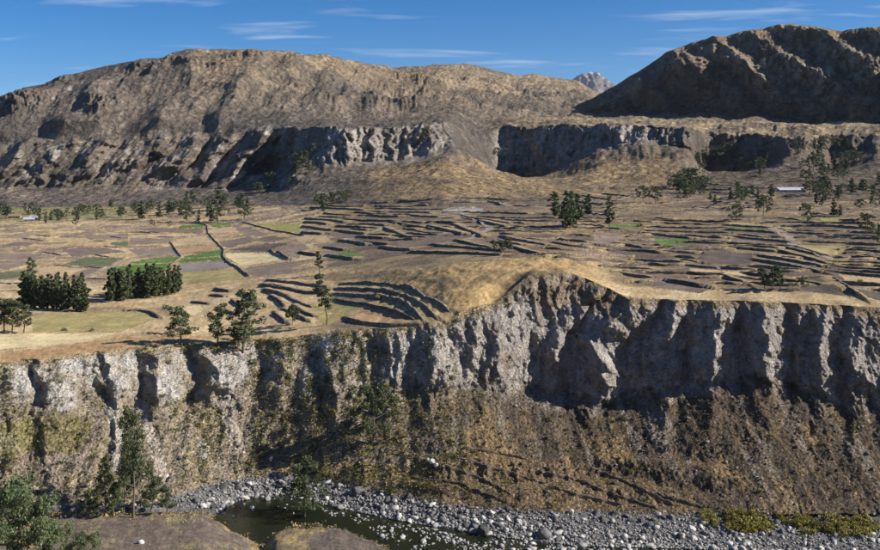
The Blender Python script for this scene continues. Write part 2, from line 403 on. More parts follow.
RIBS = [(-140, -118, -60, 5), (-58, -40, 0, 4), (0, 10, 33, 2), (34, 42, 98, 6.5), (100, 108, 137, 6.5), (140, 155, 192, 9), (194, 209, 262, 9), (262, 280, 316, 5), (318, 334, 372, 7.5),
        (374, 391, 412, 4.5), (412, 433, 462, 6), (462, 499, 535, 9), (536, 556, 568, 6), (566, 594, 641, 15), (642, 667, 684, 8), (684, 714, 739, 8.5), (740, 766, 787, 8.5), (788, 798, 810, 4.5),
        (811, 826, 842, 6), (843, 853, 900, 7), (900, 930, 962, 7), (962, 1000, 1040, 7), (1040, 1080, 1130, 7)]
rib = np.zeros_like(u)
for a, p, e, amp in RIBS:
    rib = np.maximum(rib, amp * np.interp(uw, [a, p, e], [0, 1, 0], left=0, right=0))
rib = rib - 0.35 * np.interp(u, [0, 400, 640, 900], [5, 5, 9, 8])
rough = fbm(x * .12 + 5, z * .08, 4, 21) * 2.4 + fbm(x * .4, z * .3, 4, 31, .65) * 1.5
fins = fbm(x * .16 + .6 * pn2(x * .05, z * .1, 26), z * .055, 4, 27, .55, True) * 2.0
cliffm = np.interp(kk, [4.7, 5.05, 5.9, 6.0], [0, 1, 1, .25])
boss = fbm(x * .09 + 2, z * .13, 4, 23, .55)
dy = -(rib * env) - cliffm * (rough * (1 - .35 * leftk) + 1.1 * fins * (1 - .8 * leftk) + leftk * 3.0 * boss)
tal = np.interp(kk, [4.0, 4.12, 4.9, 5.1], [0, 1, 1, 0])
runnel = fbm(x * .22 + z * .05, z * .03, 4, 41)
lump = fbm(x * .35, Y[S] * .35, 5, 44, .72)
BOSS = [(62, 393, 17, 14, 3.0), (118, 380, 9, 10, 2.4), (165, 384, 18, 13, 3.2), (227, 370, 20, 16, 3.6), (228, 406, 9, 14, 1.6), (204, 450, 6, 12, 1.6), (20, 382, 18, 12, 1.4), (92, 370, 9, 18, 1.4), (75, 363, 16, 9, 1.2), (130, 359, 10, 9, 1.2), (308, 380, 9, 14, 2.0), (10, 440, 10, 12, 1.2)]
bossm = np.zeros_like(u)
for (ou, ov, a, b_, pz) in BOSS:
    g_ = ((u + 3 * pn2(u * .1, v * .1, 161) - ou) / a) ** 2 + ((v + 3 * pn2(u * .1, v * .1, 163) - ov) / b_) ** 2
    m_ = np.clip(1.25 - g_, 0, 1) ** .6
    bossm = np.maximum(bossm, m_)
    lo_ = np.clip((v - ov) / (b_ * 2.6), 0, 1)                 # the buttress runs out into the slope below
    gd = ((u - ou - (v - ov) * .12) / (a * (1 + .5 * lo_))) ** 2 + np.where(v > ov, ((v - ov) / (b_ * 2.6)) ** 2, ((v - ov) / b_) ** 2)
    dy -= pz * np.clip(1.15 - gd, 0, 1) ** .8
Y[S] += dy
Y[S] -= tal * leftk * 4.5 * fbm((u + .3 * v) * .035, v * .012, 4, 165, .55)
Z[S] += tal * (0.8 * runnel + 1.1 * lump) + cliffm * 0.5 * fbm(x * .5, z * .5, 3, 47)
# slumped steps across the lower slope in the middle and right
st = smooth(u, 380, 430) * (1 - smooth(u, 690, 760)) * np.interp(kk, [4.03, 4.1, 4.42, 4.55], [0, 1, 1, 0])
Z[S] += st * 0.7 * np.sin((z + 98) * 1.25 + 2.2 * fbm(x * .03, z * .06, 2, 51))
# low rock scarp above the gravel at the far right
sc = smooth(u, 700, 760) * np.interp(kk, [4.0, 4.03, 4.07, 4.12], [0, 1, .7, 0])
Y[S] -= sc * (1.5 + 1.5 * fbm(x * .5, z * .2, 3, 57, .6, True))
# ---- near bank and gravel
S = rows(0, 4)
amp = np.interp(KK[S], [0, .85, 1, 1.3, 2, 3, 3.1, 4], [.4, .4, 1.3, 1.6, .6, .2, .6, .4])
Z[S] += amp * fbm(X[S] * .16, Y[S] * .16, 5, 61, .6)
Y[S] += np.interp(KK[S], [.7, 1, 1.6, 2], [0, 3.0, 2.2, .5]) * fbm(X[S] * .14, X[S] * .02 + 4, 4, 63, .6)
Z[S] -= np.interp(KK[S], [2, 2.3, 2.7, 3], [0, 1.2, 1.2, 0])
# ---- plateau unevenness
S = rows(6, 11)
hill = smooth(UU[S], 330, 420) * (1 - smooth(UU[S], 560, 640)) * np.interp(KK[S], [6, 6.2, 7.8, 8.3], [.2, 1, 1, 0])
Z[S] += 2.6 * np.exp(-(((UU[S] - 470) / 85) ** 2)) * np.interp(KK[S], [6.2, 7.0, 7.6, 8.15], [0, .8, 1, 0])
Z[S] += np.interp(KK[S], [6, 6.1, 11], [0, 1, 1]) * (0.5 * fbm(X[S] * .03, Y[S] * .03, 3, 71) + hill * (1.3 * fbm(X[S] * .06, Y[S] * .06, 4, 73) + 0.7 * fbm(X[S] * .2, Y[S] * .2, 3, 75)))
# ---- mountain relief
S = rows(11, 18)
u, v, kk, x, y = UU[S], VB[S], KK[S], X[S], Y[S]
# badland spurs on the lower left: crests run down to the left
ph = (u + 1.05 * v + 34 * fbm(u * .012, v * .018, 4, 81)) / 40.0 + .5 * pn2(u * .011, v * .005, 83)
fr = ph - np.floor(ph)
hsh = np.sin(np.floor(ph) * 12.9898) * 43758.5453; hsh = hsh - np.floor(hsh)
saw = np.interp(fr, [0, .5, 1.0], [0, 1, 0])
benv = (1 - smooth(u, 285, 325)) * np.interp(kk, [11.2, 12.0, 13.2, 13.9, 14.3], [0, .6, 1, .8, 0])
Y[S] -= benv * saw * (26 + 62 * hsh) * (.65 + .9 * np.abs(fbm(u * .02, v * .03, 3, 87)))
Y[S] -= benv * 30 * fbm(u * .06 + v * .045, v * .035, 4, 85, .6)
# columnar bluffs
bl = smooth(u, 300, 335) * np.interp(kk, [12.6, 13.1, 13.9, 14.0], [0, 1, 1, .5])
bw = u + 9 * fbm(u * .03, v * .05, 3, 92)
Y[S] -= bl * (26 * fbm(bw * .05, v * .02, 3, 91, .55) + 9 * fbm(bw * .15, v * .03, 3, 93, .6, True) * (.4 + np.abs(fbm(u * .03, v * .04, 2, 94)) * 2) + 8 * fbm(u * .2, v * .13, 3, 95))
Z[S] += np.interp(kk, [13.3, 13.9, 14.2, 14.6], [0, 1, 1, 0]) * 6 * fbm(u * .05, y * .012, 4, 97, .6)
Y[S] -= np.interp(kk, [12.2, 13, 14, 14.3], [0, 1, 1, 0]) * 22 * fbm(u * .06 + 2, v * .04, 4, 98, .6) * smooth(u, 430, 450)
rv = (u + .8 * v + 40 * fbm(u * .008, v * .012, 3, 153)) / 74.0
rvf = rv - np.floor(rv)
Y[S] -= np.interp(kk, [14.2, 14.9, 16.3, 17], [0, 1, .8, 0]) * (1 - smooth(u, 330, 420)) * 38 * np.interp(rvf, [0, .3, 1], [0, 1, 0])
scarp = (u - 188) + (v - 54) * 1.35 + 4 * pn2(u * .06, v * .06, 99)
Z[S] += 9 * smooth(scarp, -5, 1) * (1 - smooth(scarp, 6, 60)) * np.interp(v, [50, 56, 84, 96], [0, 1, 1, 0])
ri = fbm(x * .006 + 3, y * .006, 6, 101, .55, True)
mid = fbm(x * .014, y * .014, 5, 111, .55)
amp1 = np.interp(kk, [11, 12, 13, 14, 15, 16, 16.9, 17, 18], [2, 5, 6, 4, 10, 22, 12, 6, 6]) * (1 + smooth(u, 340, 420) * .6)
amp2 = np.interp(kk, [11, 12, 13, 14, 15, 16, 17, 18], [1.2, 3, 4, 1.2, 5, 7, 2.5, 2.5])
Z[S] += amp1 * ri + amp2 * mid
# downslope runnels on the upper slopes
Z[S] += np.interp(kk, [14.9, 15.4, 16.6, 17], [0, 1, 1, 0]) * 9 * fbm(u * .045 + v * .03, v * .012, 5, 121, .6)
# rock bands and outcrops: (photo column, row, half widths, push-out)
for (ou, ov, a, bb, pz) in [(250, 60, 26, 4, 26), (215, 70, 16, 5, 26), (150, 72, 30, 4, 22), (168, 70, 22, 3, 20), (98, 110, 12, 9, 30), (120, 108, 14, 5, 22), (25, 105, 22, 12, 34), (8, 112, 14, 9, 30), (378, 105, 9, 8, 32),
                            (410, 108, 16, 6, 26), (342, 104, 18, 4, 22), (425, 88, 16, 6, 26), (400, 85, 14, 5, 20), (470, 68, 14, 3, 18), (532, 77, 10, 3, 20), (308, 62, 18, 5, 24), (60, 82, 14, 5, 20), (360, 78, 14, 4, 18)]:
    du, dv = (u - ou) / a, (v - ov) / bb
    m_ = np.exp(-(du ** 2 + dv ** 2)) * (0.55 + 0.8 * np.abs(fbm(u * .16, v * .12, 3, 131)))
    Y[S] -= m_ * pz * 1.3; Z[S] += m_ * pz * .2
# wooded terraces on the right foot
X = QQ * Y

# ------------------------------------------------------------------ terrace walls (photo polylines, projected on the land) and steps
RP0, RP1 = ROW[6], ROW[12]
# plots: colour of crop or soil, word for it, outline in the photo
GREEN, OLIVE, HAY, TAN, BRN, DBR, PUR, GRY, YGR, ORG, DGR = ((.085, .165, .035), (.33, .275, .12), (.60, .49, .28), (.43, .32, .19), (.175, .135, .108), (.115, .092, .078), (.225, .172, .135), (.25, .225, .195), (.30, .285, .10), (.38, .25, .135), (.12, .135, .07))
FIELDS = [
 (GREEN, "bright green", [(131, 262), (150, 258.5), (178, 256.5), (179, 259), (170, 262.5), (130, 263.5)]),
 (GREEN, "bright green", [(112, 269), (133, 264.5), (170, 263.8), (166, 269), (160, 276), (112, 276)]),
 (GREEN, "bright green", [(184, 256), (220, 250), (223, 253), (218, 256), (183.5, 258)]),
 (GREEN, "bright green", [(183, 258.7), (218, 257), (223, 260), (177, 262.8)]),
 (GRY, "grey", [(179, 264), (223, 261), (235, 266), (181, 272.5)]),
 (OLIVE, "olive", [(183, 273.2), (236, 269.5), (245.5, 279), (195, 284), (183, 281)]),
 (HAY, "pale straw", [(226, 253), (267, 253), (289, 260), (242, 266), (225.5, 257)]),
 (PUR, "mauve brown", [(245.5, 268), (290, 261), (292, 273.5), (252.5, 276.5)]),
 (DBR, "dark brown", [(227, 250), (267, 243.3), (292, 243), (272, 249), (267, 252)]),
 (PUR, "mauve brown", [(273, 250), (290, 245), (303, 247), (299, 259), (289, 259)]),
 (TAN, "tan", [(211, 229), (231, 226.5), (240, 232), (213, 234.5)]),
 (BRN, "brown", [(218, 242.5), (250, 236.5), (252, 242.5), (226, 248)]),
 (BRN, "brown", [(253, 241), (268, 236), (289, 237.5), (274, 242)]),
 (PUR, "mauve brown", [(235, 226.5), (249, 227), (267, 234.5), (250, 236), (240, 232)]),
 (TAN, "tan", [(176, 239), (206, 235.5), (213, 243), (178, 246.5)]),
 (ORG, "orange tan", [(178, 248), (215, 244.5), (219, 249), (183, 253.5)]),
 (GREEN, "green", [(180, 225.5), (202, 224.5), (205, 227), (179, 228.5)]),
 (GREEN, "green", [(209, 224.5), (229, 222.7), (231, 224.5), (213, 227.3)]),
 (YGR, "yellow green", [(253, 223.5), (300, 224), (300, 233), (278, 229.5)]),
 (BRN, "brown", [(144, 228), (200, 228.5), (204, 234), (144, 231)]),
 (PUR, "mauve brown", [(130, 238), (170, 238.5), (171, 243), (130, 245)]),
 (PUR, "mauve brown", [(128, 249), (172, 247), (178, 252), (140, 257)]),
 (DGR, "dull green", [(63, 264.5), (87, 257), (125, 258), (109, 266), (87, 266.5)]),
 (TAN, "tan", [(36, 270), (45, 266.5), (87, 268.4), (62, 278), (42, 278)]),
 (PUR, "pinkish brown", [(65, 278), (91, 269), (106, 270), (80, 278.5)]),
 (PUR, "mauve brown", [(-30, 264), (24, 260), (27, 264.5), (-30, 273)]),
 (DGR, "dull green", [(-30, 275), (22, 270.5), (27, 277), (-30, 283)]),
 (DGR, "dull green", [(109, 243), (128, 241), (128, 246), (116, 246)]),
 (BRN, "brown", [(60, 248), (102, 247), (127, 252), (73, 257)]),
 (PUR, "mauve brown", [(-30, 254), (40, 253.5), (44, 258), (-30, 261)]),
 (BRN, "brown", [(14, 242.5), (42, 241.5), (27, 246), (-10, 247)]),
 (PUR, "mauve brown", [(84, 236), (128, 233.5), (128, 239), (90, 240)]),
 (OLIVE, "golden olive", [(34, 316), (90, 312.5), (128, 312), (145, 312.5), (158, 318), (140, 324), (120, 331.5), (33, 332.5)]),
 (HAY, "pale straw", [(-40, 336), (0, 334), (118, 332.8), (87, 342), (0, 350), (-40, 354)]),
 (HAY, "pale straw", [(180, 306), (200, 305.5), (204.5, 309), (194.5, 315.5), (180, 313)]),
 (TAN, "tan", [(250, 316), (261, 306.5), (273, 313.5), (280, 323.5), (256, 325)]),
 (OLIVE, "olive green", [(318, 314), (346, 316), (332, 324), (316, 322)]),
 (OLIVE, "olive", [(312, 304), (334, 302), (364, 307), (349, 314), (310, 311)]),
 (ORG, "orange tan", [(349, 317.5), (372, 308), (389, 314), (412, 321), (416, 324), (389, 325), (364, 323.5)]),
 (BRN, "brown", [(335, 297), (377, 299.5), (383, 303), (366, 304.5), (335, 300)]),
 (PUR, "mauve brown", [(335, 291.5), (382, 294), (392, 299), (377, 297), (334, 294.8)]),
 (TAN, "tan", [(341, 285.5), (388, 288.5), (402, 295), (384, 291.8), (338, 289)]),
 (TAN, "golden", [(270, 287), (300, 293), (300, 300), (288, 296), (270, 290)]),
 (TAN, "golden", [(288, 298), (304, 306.5), (311, 315), (295, 306)]),
 (TAN, "tan", [(294.5, 237), (311, 235.5), (310, 241), (298, 242)]),
 (TAN, "tan", [(313.5, 238), (325.5, 235.5), (331, 241), (316, 242)]),
 (PUR, "mauve brown", [(286, 245.5), (303, 243.5), (309, 249), (289, 255.5), (283, 252)]),
 (BRN, "brown", [(311, 244.5), (342, 241.5), (350, 247), (342, 249), (317, 246)]),
 (BRN, "brown", [(323.5, 234.5), (340, 231.8), (362, 234), (347, 239)]),
 (DBR, "dark brown", [(345, 250), (371, 245), (387, 247), (367, 250)]),
 (DBR, "dark brown", [(349, 239), (360, 238.2), (396, 239.5), (385, 242.5), (360, 242.5)]),
 (PUR, "mauve brown", [(307, 252), (325, 250.2), (340, 251), (329, 256)]),
 (GREEN, "bright green", [(331, 257), (349, 251.5), (365, 254.5), (353, 258), (333, 260)]),
 (PUR, "mauve grey", [(276, 263), (304, 263), (291, 270), (276, 274)]),
 (BRN, "brown", [(393, 243), (430, 239), (430, 244.5), (405, 247.5)]),
 (GREEN, "bright green", [(654, 239), (684, 238.8), (691, 242), (658, 243.5)]),
 (GREEN, "bright green", [(665, 245), (695, 244.5), (703, 248), (665, 248.3)]),
 (GREEN, "dull green", [(608, 225), (639, 225), (641, 228), (609, 228.5)]),
 (DBR, "dark brown", [(636, 255), (676, 257.5), (665, 262), (636, 260)]),
 (PUR, "mauve brown", [(593, 232.5), (623, 234.5), (619, 243), (595, 245.5)]),
 (DBR, "dark brown", [(625.5, 247), (652, 249), (650, 252), (612, 249)]),
 (DBR, "dark brown", [(700, 254), (720, 252), (751, 253.5), (755, 261), (741, 266), (700, 264)]),
 (BRN, "brown", [(652, 276), (687, 279), (717, 285), (700, 293), (656, 288)]),
 (TAN, "tan", [(689, 268.5), (720, 270), (725, 274), (691, 273)]),
 (OLIVE, "olive yellow", [(798, 244.5), (851, 245.5), (849, 250), (837, 257), (815, 252.5), (800, 247.5)]),
 (OLIVE, "olive green", [(720, 222.8), (741, 222.5), (793, 227.5), (791, 229.5), (734, 225.5)]),
 (GREEN, "green", [(730.5, 228), (767, 229.5), (771, 232.3), (729.5, 230.5)]),
 (YGR, "yellow green", [(819, 218), (838, 219.7), (844, 223.7), (824, 223)]),
 (TAN, "tan", [(722, 270), (748, 272.5), (746, 277), (720, 274.5)]),
 (BRN, "brown", [(768, 259), (812, 266), (808, 270), (764, 262)]),
 (DBR, "dark brown", [(800, 285), (833, 286.5), (852, 297), (803, 291)]),
 (DBR, "dark brown", [(852, 291), (905, 295), (905, 303), (868, 300)]),
 (BRN, "brown", [(738, 239), (784, 244), (780, 246), (732, 243)]),
 (TAN, "tan", [(838, 275), (900, 280), (900, 284), (846, 282)]),
 (BRN, "brown", [(425, 237), (466, 236), (452, 243), (425, 245)]),
 (BRN, "brown", [(470, 243), (500, 235), (505, 238), (488, 246)]),
]
W_LEFT, W_BOWL, W_MID, W_RIGHT = [], [], [], []
def wl_(lst, *pts): lst.append(pts)
wl_(W_LEFT, (194.5, 222), (207, 226), (208, 233.5), (214.5, 241), (223.6, 250), (222.7, 257), (227, 262), (236, 267), (249, 277))
wl_(W_LEFT, (242, 222.7), (256, 226), (271, 230), (290, 233.6), (304, 236))
wl_(W_LEFT, (270, 250), (276, 255.5), (289, 260))
wl_(W_LEFT, (170, 242.7), (172.7, 246), (178, 253.6), (181, 257), (170, 266))
for a in [((156, 237), (174, 237.6)), ((140, 232), (160, 233)), ((23.6, 239), (43.6, 241)), ((36, 235.5), (51, 237)), ((42, 252.7), (62, 255.5)), ((94.5, 255.5), (109, 257.6)), ((103.6, 246.7), (122, 248)),
          ((83.6, 267), (103.6, 268)), ((87, 279), (107, 280)), ((54.5, 265.5), (73, 267)), ((131, 232), (151, 233.6)), ((93, 241.5), (107, 242)), ((8, 270), (24, 266)), ((0, 292), (20, 291)), ((110, 237), (121, 238)), ((66, 250), (78, 248))]:
    wl_(W_LEFT, *a)
wl_(W_BOWL, (128, 311), (140, 311), (151, 312.7), (160, 318))
wl_(W_BOWL, (245.5, 298), (256, 303), (260, 308), (251, 314.5))
wl_(W_BOWL, (265, 290), (278, 293.6), (290, 297))
wl_(W_BOWL, (271, 296), (282, 303), (285.5, 309))
wl_(W_BOWL, (274.5, 313.6), (287, 323.6))
wl_(W_BOWL, (227, 310), (238, 315.5)); wl_(W_BOWL, (193, 302), (211, 304.5)); wl_(W_BOWL, (216, 289), (231, 292)); wl_(W_BOWL, (211, 295.5), (225.5, 297))
wl_(W_BOWL, (341, 284), (389, 287), (412, 292.6), (429, 304), (451.6, 312.5))
wl_(W_BOWL, (335, 290), (383, 292.6), (406, 299.7), (426, 312.5), (440, 319.6))
wl_(W_BOWL, (332, 295.5), (377.7, 298), (400, 304), (414.7, 315), (426, 324))
wl_(W_BOWL, (335, 301), (366, 305.4), (389, 312.5), (412, 319.6), (417.5, 323))
wl_(W_BOWL, (346.5, 319.6), (363.5, 324.4), (389, 326), (423, 324.4))
wl_(W_BOWL, (267, 281), (298, 284), (324, 287)); wl_(W_BOWL, (270, 285.5), (304, 292.6), (324, 294)); wl_(W_BOWL, (267, 291), (287, 297), (304, 305.4), (314, 308))
wl_(W_BOWL, (292.5, 307), (315, 318))
wl_(W_BOWL, (150, 334), (178, 336.5))
wl_(W_BOWL, (240, 293), (251, 298), (255, 303), (247, 309)); wl_(W_BOWL, (262, 285.5), (281, 289), (298, 290))
wl_(W_BOWL, (282, 310), (300, 316.5), (308, 322)); wl_(W_BOWL, (232, 301), (241, 306), (240, 312))
for a in [((327, 248), (343.6, 250)), ((343.6, 241), (365, 244.5)), ((367, 242.7), (387, 244.5)), ((340, 231), (363.6, 233.6)), ((360, 237.6), (382, 238.7)), ((307, 227), (331, 230)), ((311, 219), (342, 222)), ((342, 227), (374.5, 229)),
          ((308, 222.5), (326, 224.5)), ((329, 213.6), (351, 215.5)), ((360, 212.7), (385.5, 214.5)), ((396, 222.7), (430, 229)), ((387, 229), (403.6, 235.5)), ((280, 252.7), (289, 259)), ((302, 253.6), (317, 255.5)), ((385, 248), (409, 250)), ((330, 256), (352, 259)),
          ((468, 217), (506, 223)), ((482, 222), (504, 227)), ((490, 228), (560, 223)), ((510, 220), (560, 222)), ((500, 232), (558, 232)), ((506, 238), (542, 245)), ((512, 248), (538, 254)), ((460, 242), (490, 249)), ((440, 246), (496, 251)),
          ((456, 226), (480, 236)), ((420, 232), (442, 234)), ((432, 228), (460, 234)), ((420, 253), (492, 255)), ((318, 208), (360, 210)), ((350, 220), (392, 221)), ((400, 215), (436, 217)), ((398, 236), (424, 237.5)), ((520, 227), (556, 227.5)), ((496, 243), (520, 246))]:
    wl_(W_MID, *a)
for a in [((558, 240), (570, 241), (588, 243)), ((552, 244), (572, 246), (589, 248)), ((548, 249), (575, 251), (600, 252)), ((544, 255), (580, 256.5), (632, 258)), ((554, 260), (590, 261), (628, 263)),
          ((576, 217), (604, 219)), ((575, 225), (604, 227)), ((608, 224), (638, 224)), ((609, 229), (641, 230)), ((619, 244), (641, 248)), ((612, 250), (656, 253)), ((641, 261), (678, 263)), ((604, 267), (647, 271)), ((617, 274), (650, 279)),
          ((654, 274), (687, 274)), ((689, 274), (720, 275)), ((673, 283), (700, 287)), ((678, 251), (720, 250)), ((656, 227), (720, 229)), ((652, 231), (720, 233)), ((689, 236), (720, 238)), ((648, 234), (687, 238)), ((663, 249), (704, 249)),
          ((639, 213), (682, 213)), ((582, 213), (612, 216)), ((656, 221), (720, 222)), ((690, 242.5), (722, 244)), ((690, 266), (716, 268)),
          ((729.5, 231), (771, 233)), ((730.6, 236.7), (786, 242)), ((728, 244), (787, 247)), ((729.5, 248.6), (772, 252)), ((788.6, 248.6), (814.6, 255.7)), ((784, 253), (822, 263)), ((767, 257), (817, 266)), ((762.6, 261.6), (814.6, 272)),
          ((755.5, 267.5), (798, 271)), ((722, 268), (752, 271)), ((753, 274.6), (814.6, 284)), ((798, 242), (852, 243.4)), ((795.7, 247.4), (812, 253), (829, 259)), ((836, 263), (905, 266)), ((833.5, 267.5), (905, 271)), ((831, 273.4), (905, 279)),
          ((857, 258), (905, 261)), ((855, 251), (905, 254)), ((831, 279), (845, 288), (859.5, 297)), ((843, 284), (905, 289)), ((730, 226), (768, 228)), ((842, 236), (905, 239)), ((700, 208), (742, 210)), ((744, 203), (778, 205)), ((855, 244), (905, 247)), ((792, 233), (830, 235)), ((724, 277), (742, 283))]:
    wl_(W_RIGHT, *a)
VP = VB[RP0:RP1]                                      # smooth-sheet photo rows of the plateau part
def grid_at(u, v):
    """fractional (row, col) on the plateau part seen at photo point (u, v) of the smooth sheet"""
    c = float(np.interp(u, U, np.arange(NC)))
    j = int(min(max(c, 0), NC - 2)); f = c - j
    colv = VP[:, j] * (1 - f) + VP[:, j + 1] * f
    r = float(np.interp(-v, -colv, np.arange(len(colv))))
    return r, c
def bil(A, r, c):
    i = int(min(max(r, 0), A.shape[0] - 2)); j = int(min(max(c, 0), A.shape[1] - 2)); f = r - i; g = c - j
    return (A[i, j] * (1 - f) + A[i + 1, j] * f) * (1 - g) + (A[i, j + 1] * (1 - f) + A[i + 1, j + 1] * f) * g
def proj_line(pts, step=1.4):
    P = []
    for (u0, v0), (u1, v1) in zip(pts[:-1], pts[1:]):
        for t in np.linspace(0, 1, 7)[:-1]:
            P.append((u0 + (u1 - u0) * t, v0 + (v1 - v0) * t))
    P.append(pts[-1])
    xy = []
    for (uu, vv) in P:
        r, c = grid_at(uu, vv)
        xy.append((bil(X[RP0:RP1], r, c), bil(Y[RP0:RP1], r, c)))
    xy = np.array(xy)
    d = np.concatenate([[0], np.cumsum(np.linalg.norm(np.diff(xy, axis=0), axis=1))])
    n = max(3, int(d[-1] / step))
    t = np.linspace(0, d[-1], n)
    return np.stack([np.interp(t, d, xy[:, 0]), np.interp(t, d, xy[:, 1])], 1)
# further steps between the traced ones: short runs that follow the contour and keep off plots, lanes, the knoll and the rim
REG = [(W_MID, [(300, 209), (330, 204), (380, 203), (470, 200), (560, 200), (560, 240), (515, 246), (470, 249), (425, 251), (385, 251), (350, 252), (330, 236), (300, 234)]),
       (W_RIGHT, [(560, 200), (640, 194), (690, 188), (905, 186), (905, 300), (862, 298), (800, 292), (720, 290), (645, 287), (610, 274), (575, 264), (545, 258), (556, 236)])]
LANES = [((418, 248.5), (468, 240), (490, 229), (474, 219), (438, 214)), ((345, 242), (392, 226)), ((770, 227.5), (790, 239), (793, 246), (832, 261))]
def near_seg(pu_, pv_, a, b_):
    ax, ay = a; bx_, by = b_; l2 = (bx_ - ax) ** 2 + (by - ay) ** 2
    t = np.clip(((pu_ - ax) * (bx_ - ax) + (pv_ - ay) * (by - ay)) / l2, 0, 1)
    return np.hypot((pu_ - ax - t * (bx_ - ax)) * .25, pv_ - ay - t * (by - ay))
RW = random.Random(21)
for lst, poly in REG:
    traced = list(lst); vv0 = 189.0; more_ = []
    while vv0 < 296:
        us_ = np.arange(296, 905, 3.5)
        vs_ = vv0 + 3.0 * pn2(us_ * .012, np.full_like(us_, vv0 * .05), 143) + 1.2 * pn2(us_ * .045, np.full_like(us_, vv0 * .2), 145) + (us_ - 600) * .006
        good = in_poly(us_, vs_, poly)
        for c, nm, fp in FIELDS:
            good &= ~in_poly(us_, vs_ + .6, fp)
        for wpts in traced:
            for a, b_ in zip(wpts[:-1], wpts[1:]): good &= near_seg(us_, vs_, a, b_) > 1.6
        for wpts in LANES:
            for a, b_ in zip(wpts[:-1], wpts[1:]): good &= near_seg(us_, vs_, a, b_) > 1.2
        i = 0
        while i < len(us_):
            if not good[i]: i += 1; continue
            j = i; mx_ = RW.randint(13, 36)
            while j + 1 < len(us_) and good[j + 1] and j - i < mx_: j += 1
            if j - i >= 4 and RW.random() < .93:
                k_ = np.linspace(i, j, 5).astype(int)
                more_.append(tuple((float(us_[q]), float(vs_[q])) for q in k_))
            i = j + 1 + RW.randint(1, 2)
        vv0 += np.interp(vv0, [189, 208, 290], [3.4, 3.9, 6.2])
    more_.sort(key=lambda p: -(p[-1][0] - p[0][0]) * (.6 + .8 * RW.random()))
    lst.extend(more_[:max(0, (100 if lst is W_MID else 152) - len(lst))])
WALLS = []
for fam, lst, hgt in (("left", W_LEFT, 0.25), ("bowl", W_BOWL, 0.75), ("mid", W_MID, 1.0), ("right", W_RIGHT, 1.05)):
    for pts in lst:
        if len(pts) == 2 and fam in ("mid", "right"):
            (a0, b0), (a1, b1) = pts
            ex = .14; pts = ((a0 - (a1 - a0) * ex, b0 - (b1 - b0) * ex), ((a0 + a1) / 2, (b0 + b1) / 2 + random.uniform(-.5, .5)), (a1 + (a1 - a0) * ex, b1 + (b1 - b0) * ex))
        line = proj_line(pts)
        wob = 0.9 * pn2(line[:, 0] * .11 + 3, line[:, 1] * .11, 141)
        line[:, 1] += wob
        WALLS.append(dict(fam=fam, pts=pts, line=line, h=hgt * (0.8 + 0.4 * random.random())))
bump = np.zeros((RP1 - RP0, NC))
xp, yp = X[RP0:RP1], Y[RP0:RP1]
for w in WALLS:
    ln = w["line"][::3] if len(w["line"]) > 9 else w["line"]
    if not np.allclose(ln[-1], w["line"][-1]): ln = np.vstack([ln, w["line"][-1]])
    Lb = {"left": 4.5, "bowl": 6, "mid": 10, "right": 8}[w["fam"]]
    x0, y0 = ln.min(0) - Lb; x1, y1 = ln.max(0) + Lb
    idx = np.nonzero((xp > x0) & (xp < x1) & (yp > y0) & (yp < y1))
    if len(idx[0]) == 0: continue
    px, py = xp[idx], yp[idx]
    best = np.full(len(px), 1e9); side = np.zeros(len(px))
    for a, b_ in zip(ln[:-1], ln[1:]):
        ab = b_ - a; l2 = (ab ** 2).sum() + 1e-9
        n = np.array([-ab[1], ab[0]]); n /= np.linalg.norm(n) + 1e-9
        if n[1] < 0: n = -n
        t = np.clip(((px - a[0]) * ab[0] + (py - a[1]) * ab[1]) / l2, 0, 1)
        cx, cy = px - a[0] - t * ab[0], py - a[1] - t * ab[1]
        d = np.hypot(cx, cy); m_ = d < best
        best = np.where(m_, d, best); side = np.where(m_, cx * n[0] + cy * n[1], side)
    rs_ = 0.5 + 1.6 * np.clip((np.hypot(px, py) - 300) / 350, 0, 1.2)
    bm_ = np.where(best < Lb, w["h"] * np.where(side >= 0, 1 - best / Lb, np.clip(1 - best / rs_, 0, 1)), 0)
    w["rs"] = float(np.mean(rs_))
    bump[idx] = np.maximum(bump[idx], bm_)
Z[RP0:RP1] += bump
V2 = HV - FPX * Z / Y                                 # photo row of the finished sheet

# ------------------------------------------------------------------ ground colours (what the ground is made of, plus some painted shade)
NRW = Y.shape[0]
CO = np.zeros((NRW, NC, 3), np.float32)
def patch(S, poly, c, k=1.0, wob=0.0):
    uu_, vv_ = UU[S], VB[S]
    if wob:
        uu_ = uu_ + wob * fbm(UU[S] * .12, VB[S] * .12, 3, 201); vv_ = vv_ + wob * fbm(UU[S] * .12, VB[S] * .12, 3, 207)
    m_ = in_poly(uu_, vv_, poly) * k
    CO[S] = CO[S] * (1 - m_[..., None]) + C(*c) * m_[..., None]
# near bank + gravel
S = rows(0, 4)
n = fbm(X[S] * .1, Y[S] * .1, 4, 211)
near = lerp3(C(.21, .165, .115)[None, None], C(.40, .30, .14), smooth(n + .5 * fbm(X[S] * .5, Y[S] * .5, 3, 213), -.15, .3))
soil = in_poly(UU[S], VB[S], [(60, 516), (225, 514), (258, 560), (258, 640), (20, 640)]) & (KK[S] < 1.02)
near = np.where(soil[..., None], lerp3(C(.17, .135, .11)[None, None], C(.30, .25, .14), smooth(n + .8 * fbm(X[S] * .6, Y[S] * .6, 3, 214), .1, .5)), near)
soil2 = in_poly(UU[S], VB[S], [(338, 526), (360, 528), (392, 548), (400, 640), (310, 640), (310, 540)])
near = np.where(soil2[..., None], C(.16, .13, .108), near)
grav = lerp3(C(.11, .108, .105)[None, None], C(.22, .215, .21), smooth(fbm(X[S] * .5, Y[S] * .5, 3, 217), -.3, .4))
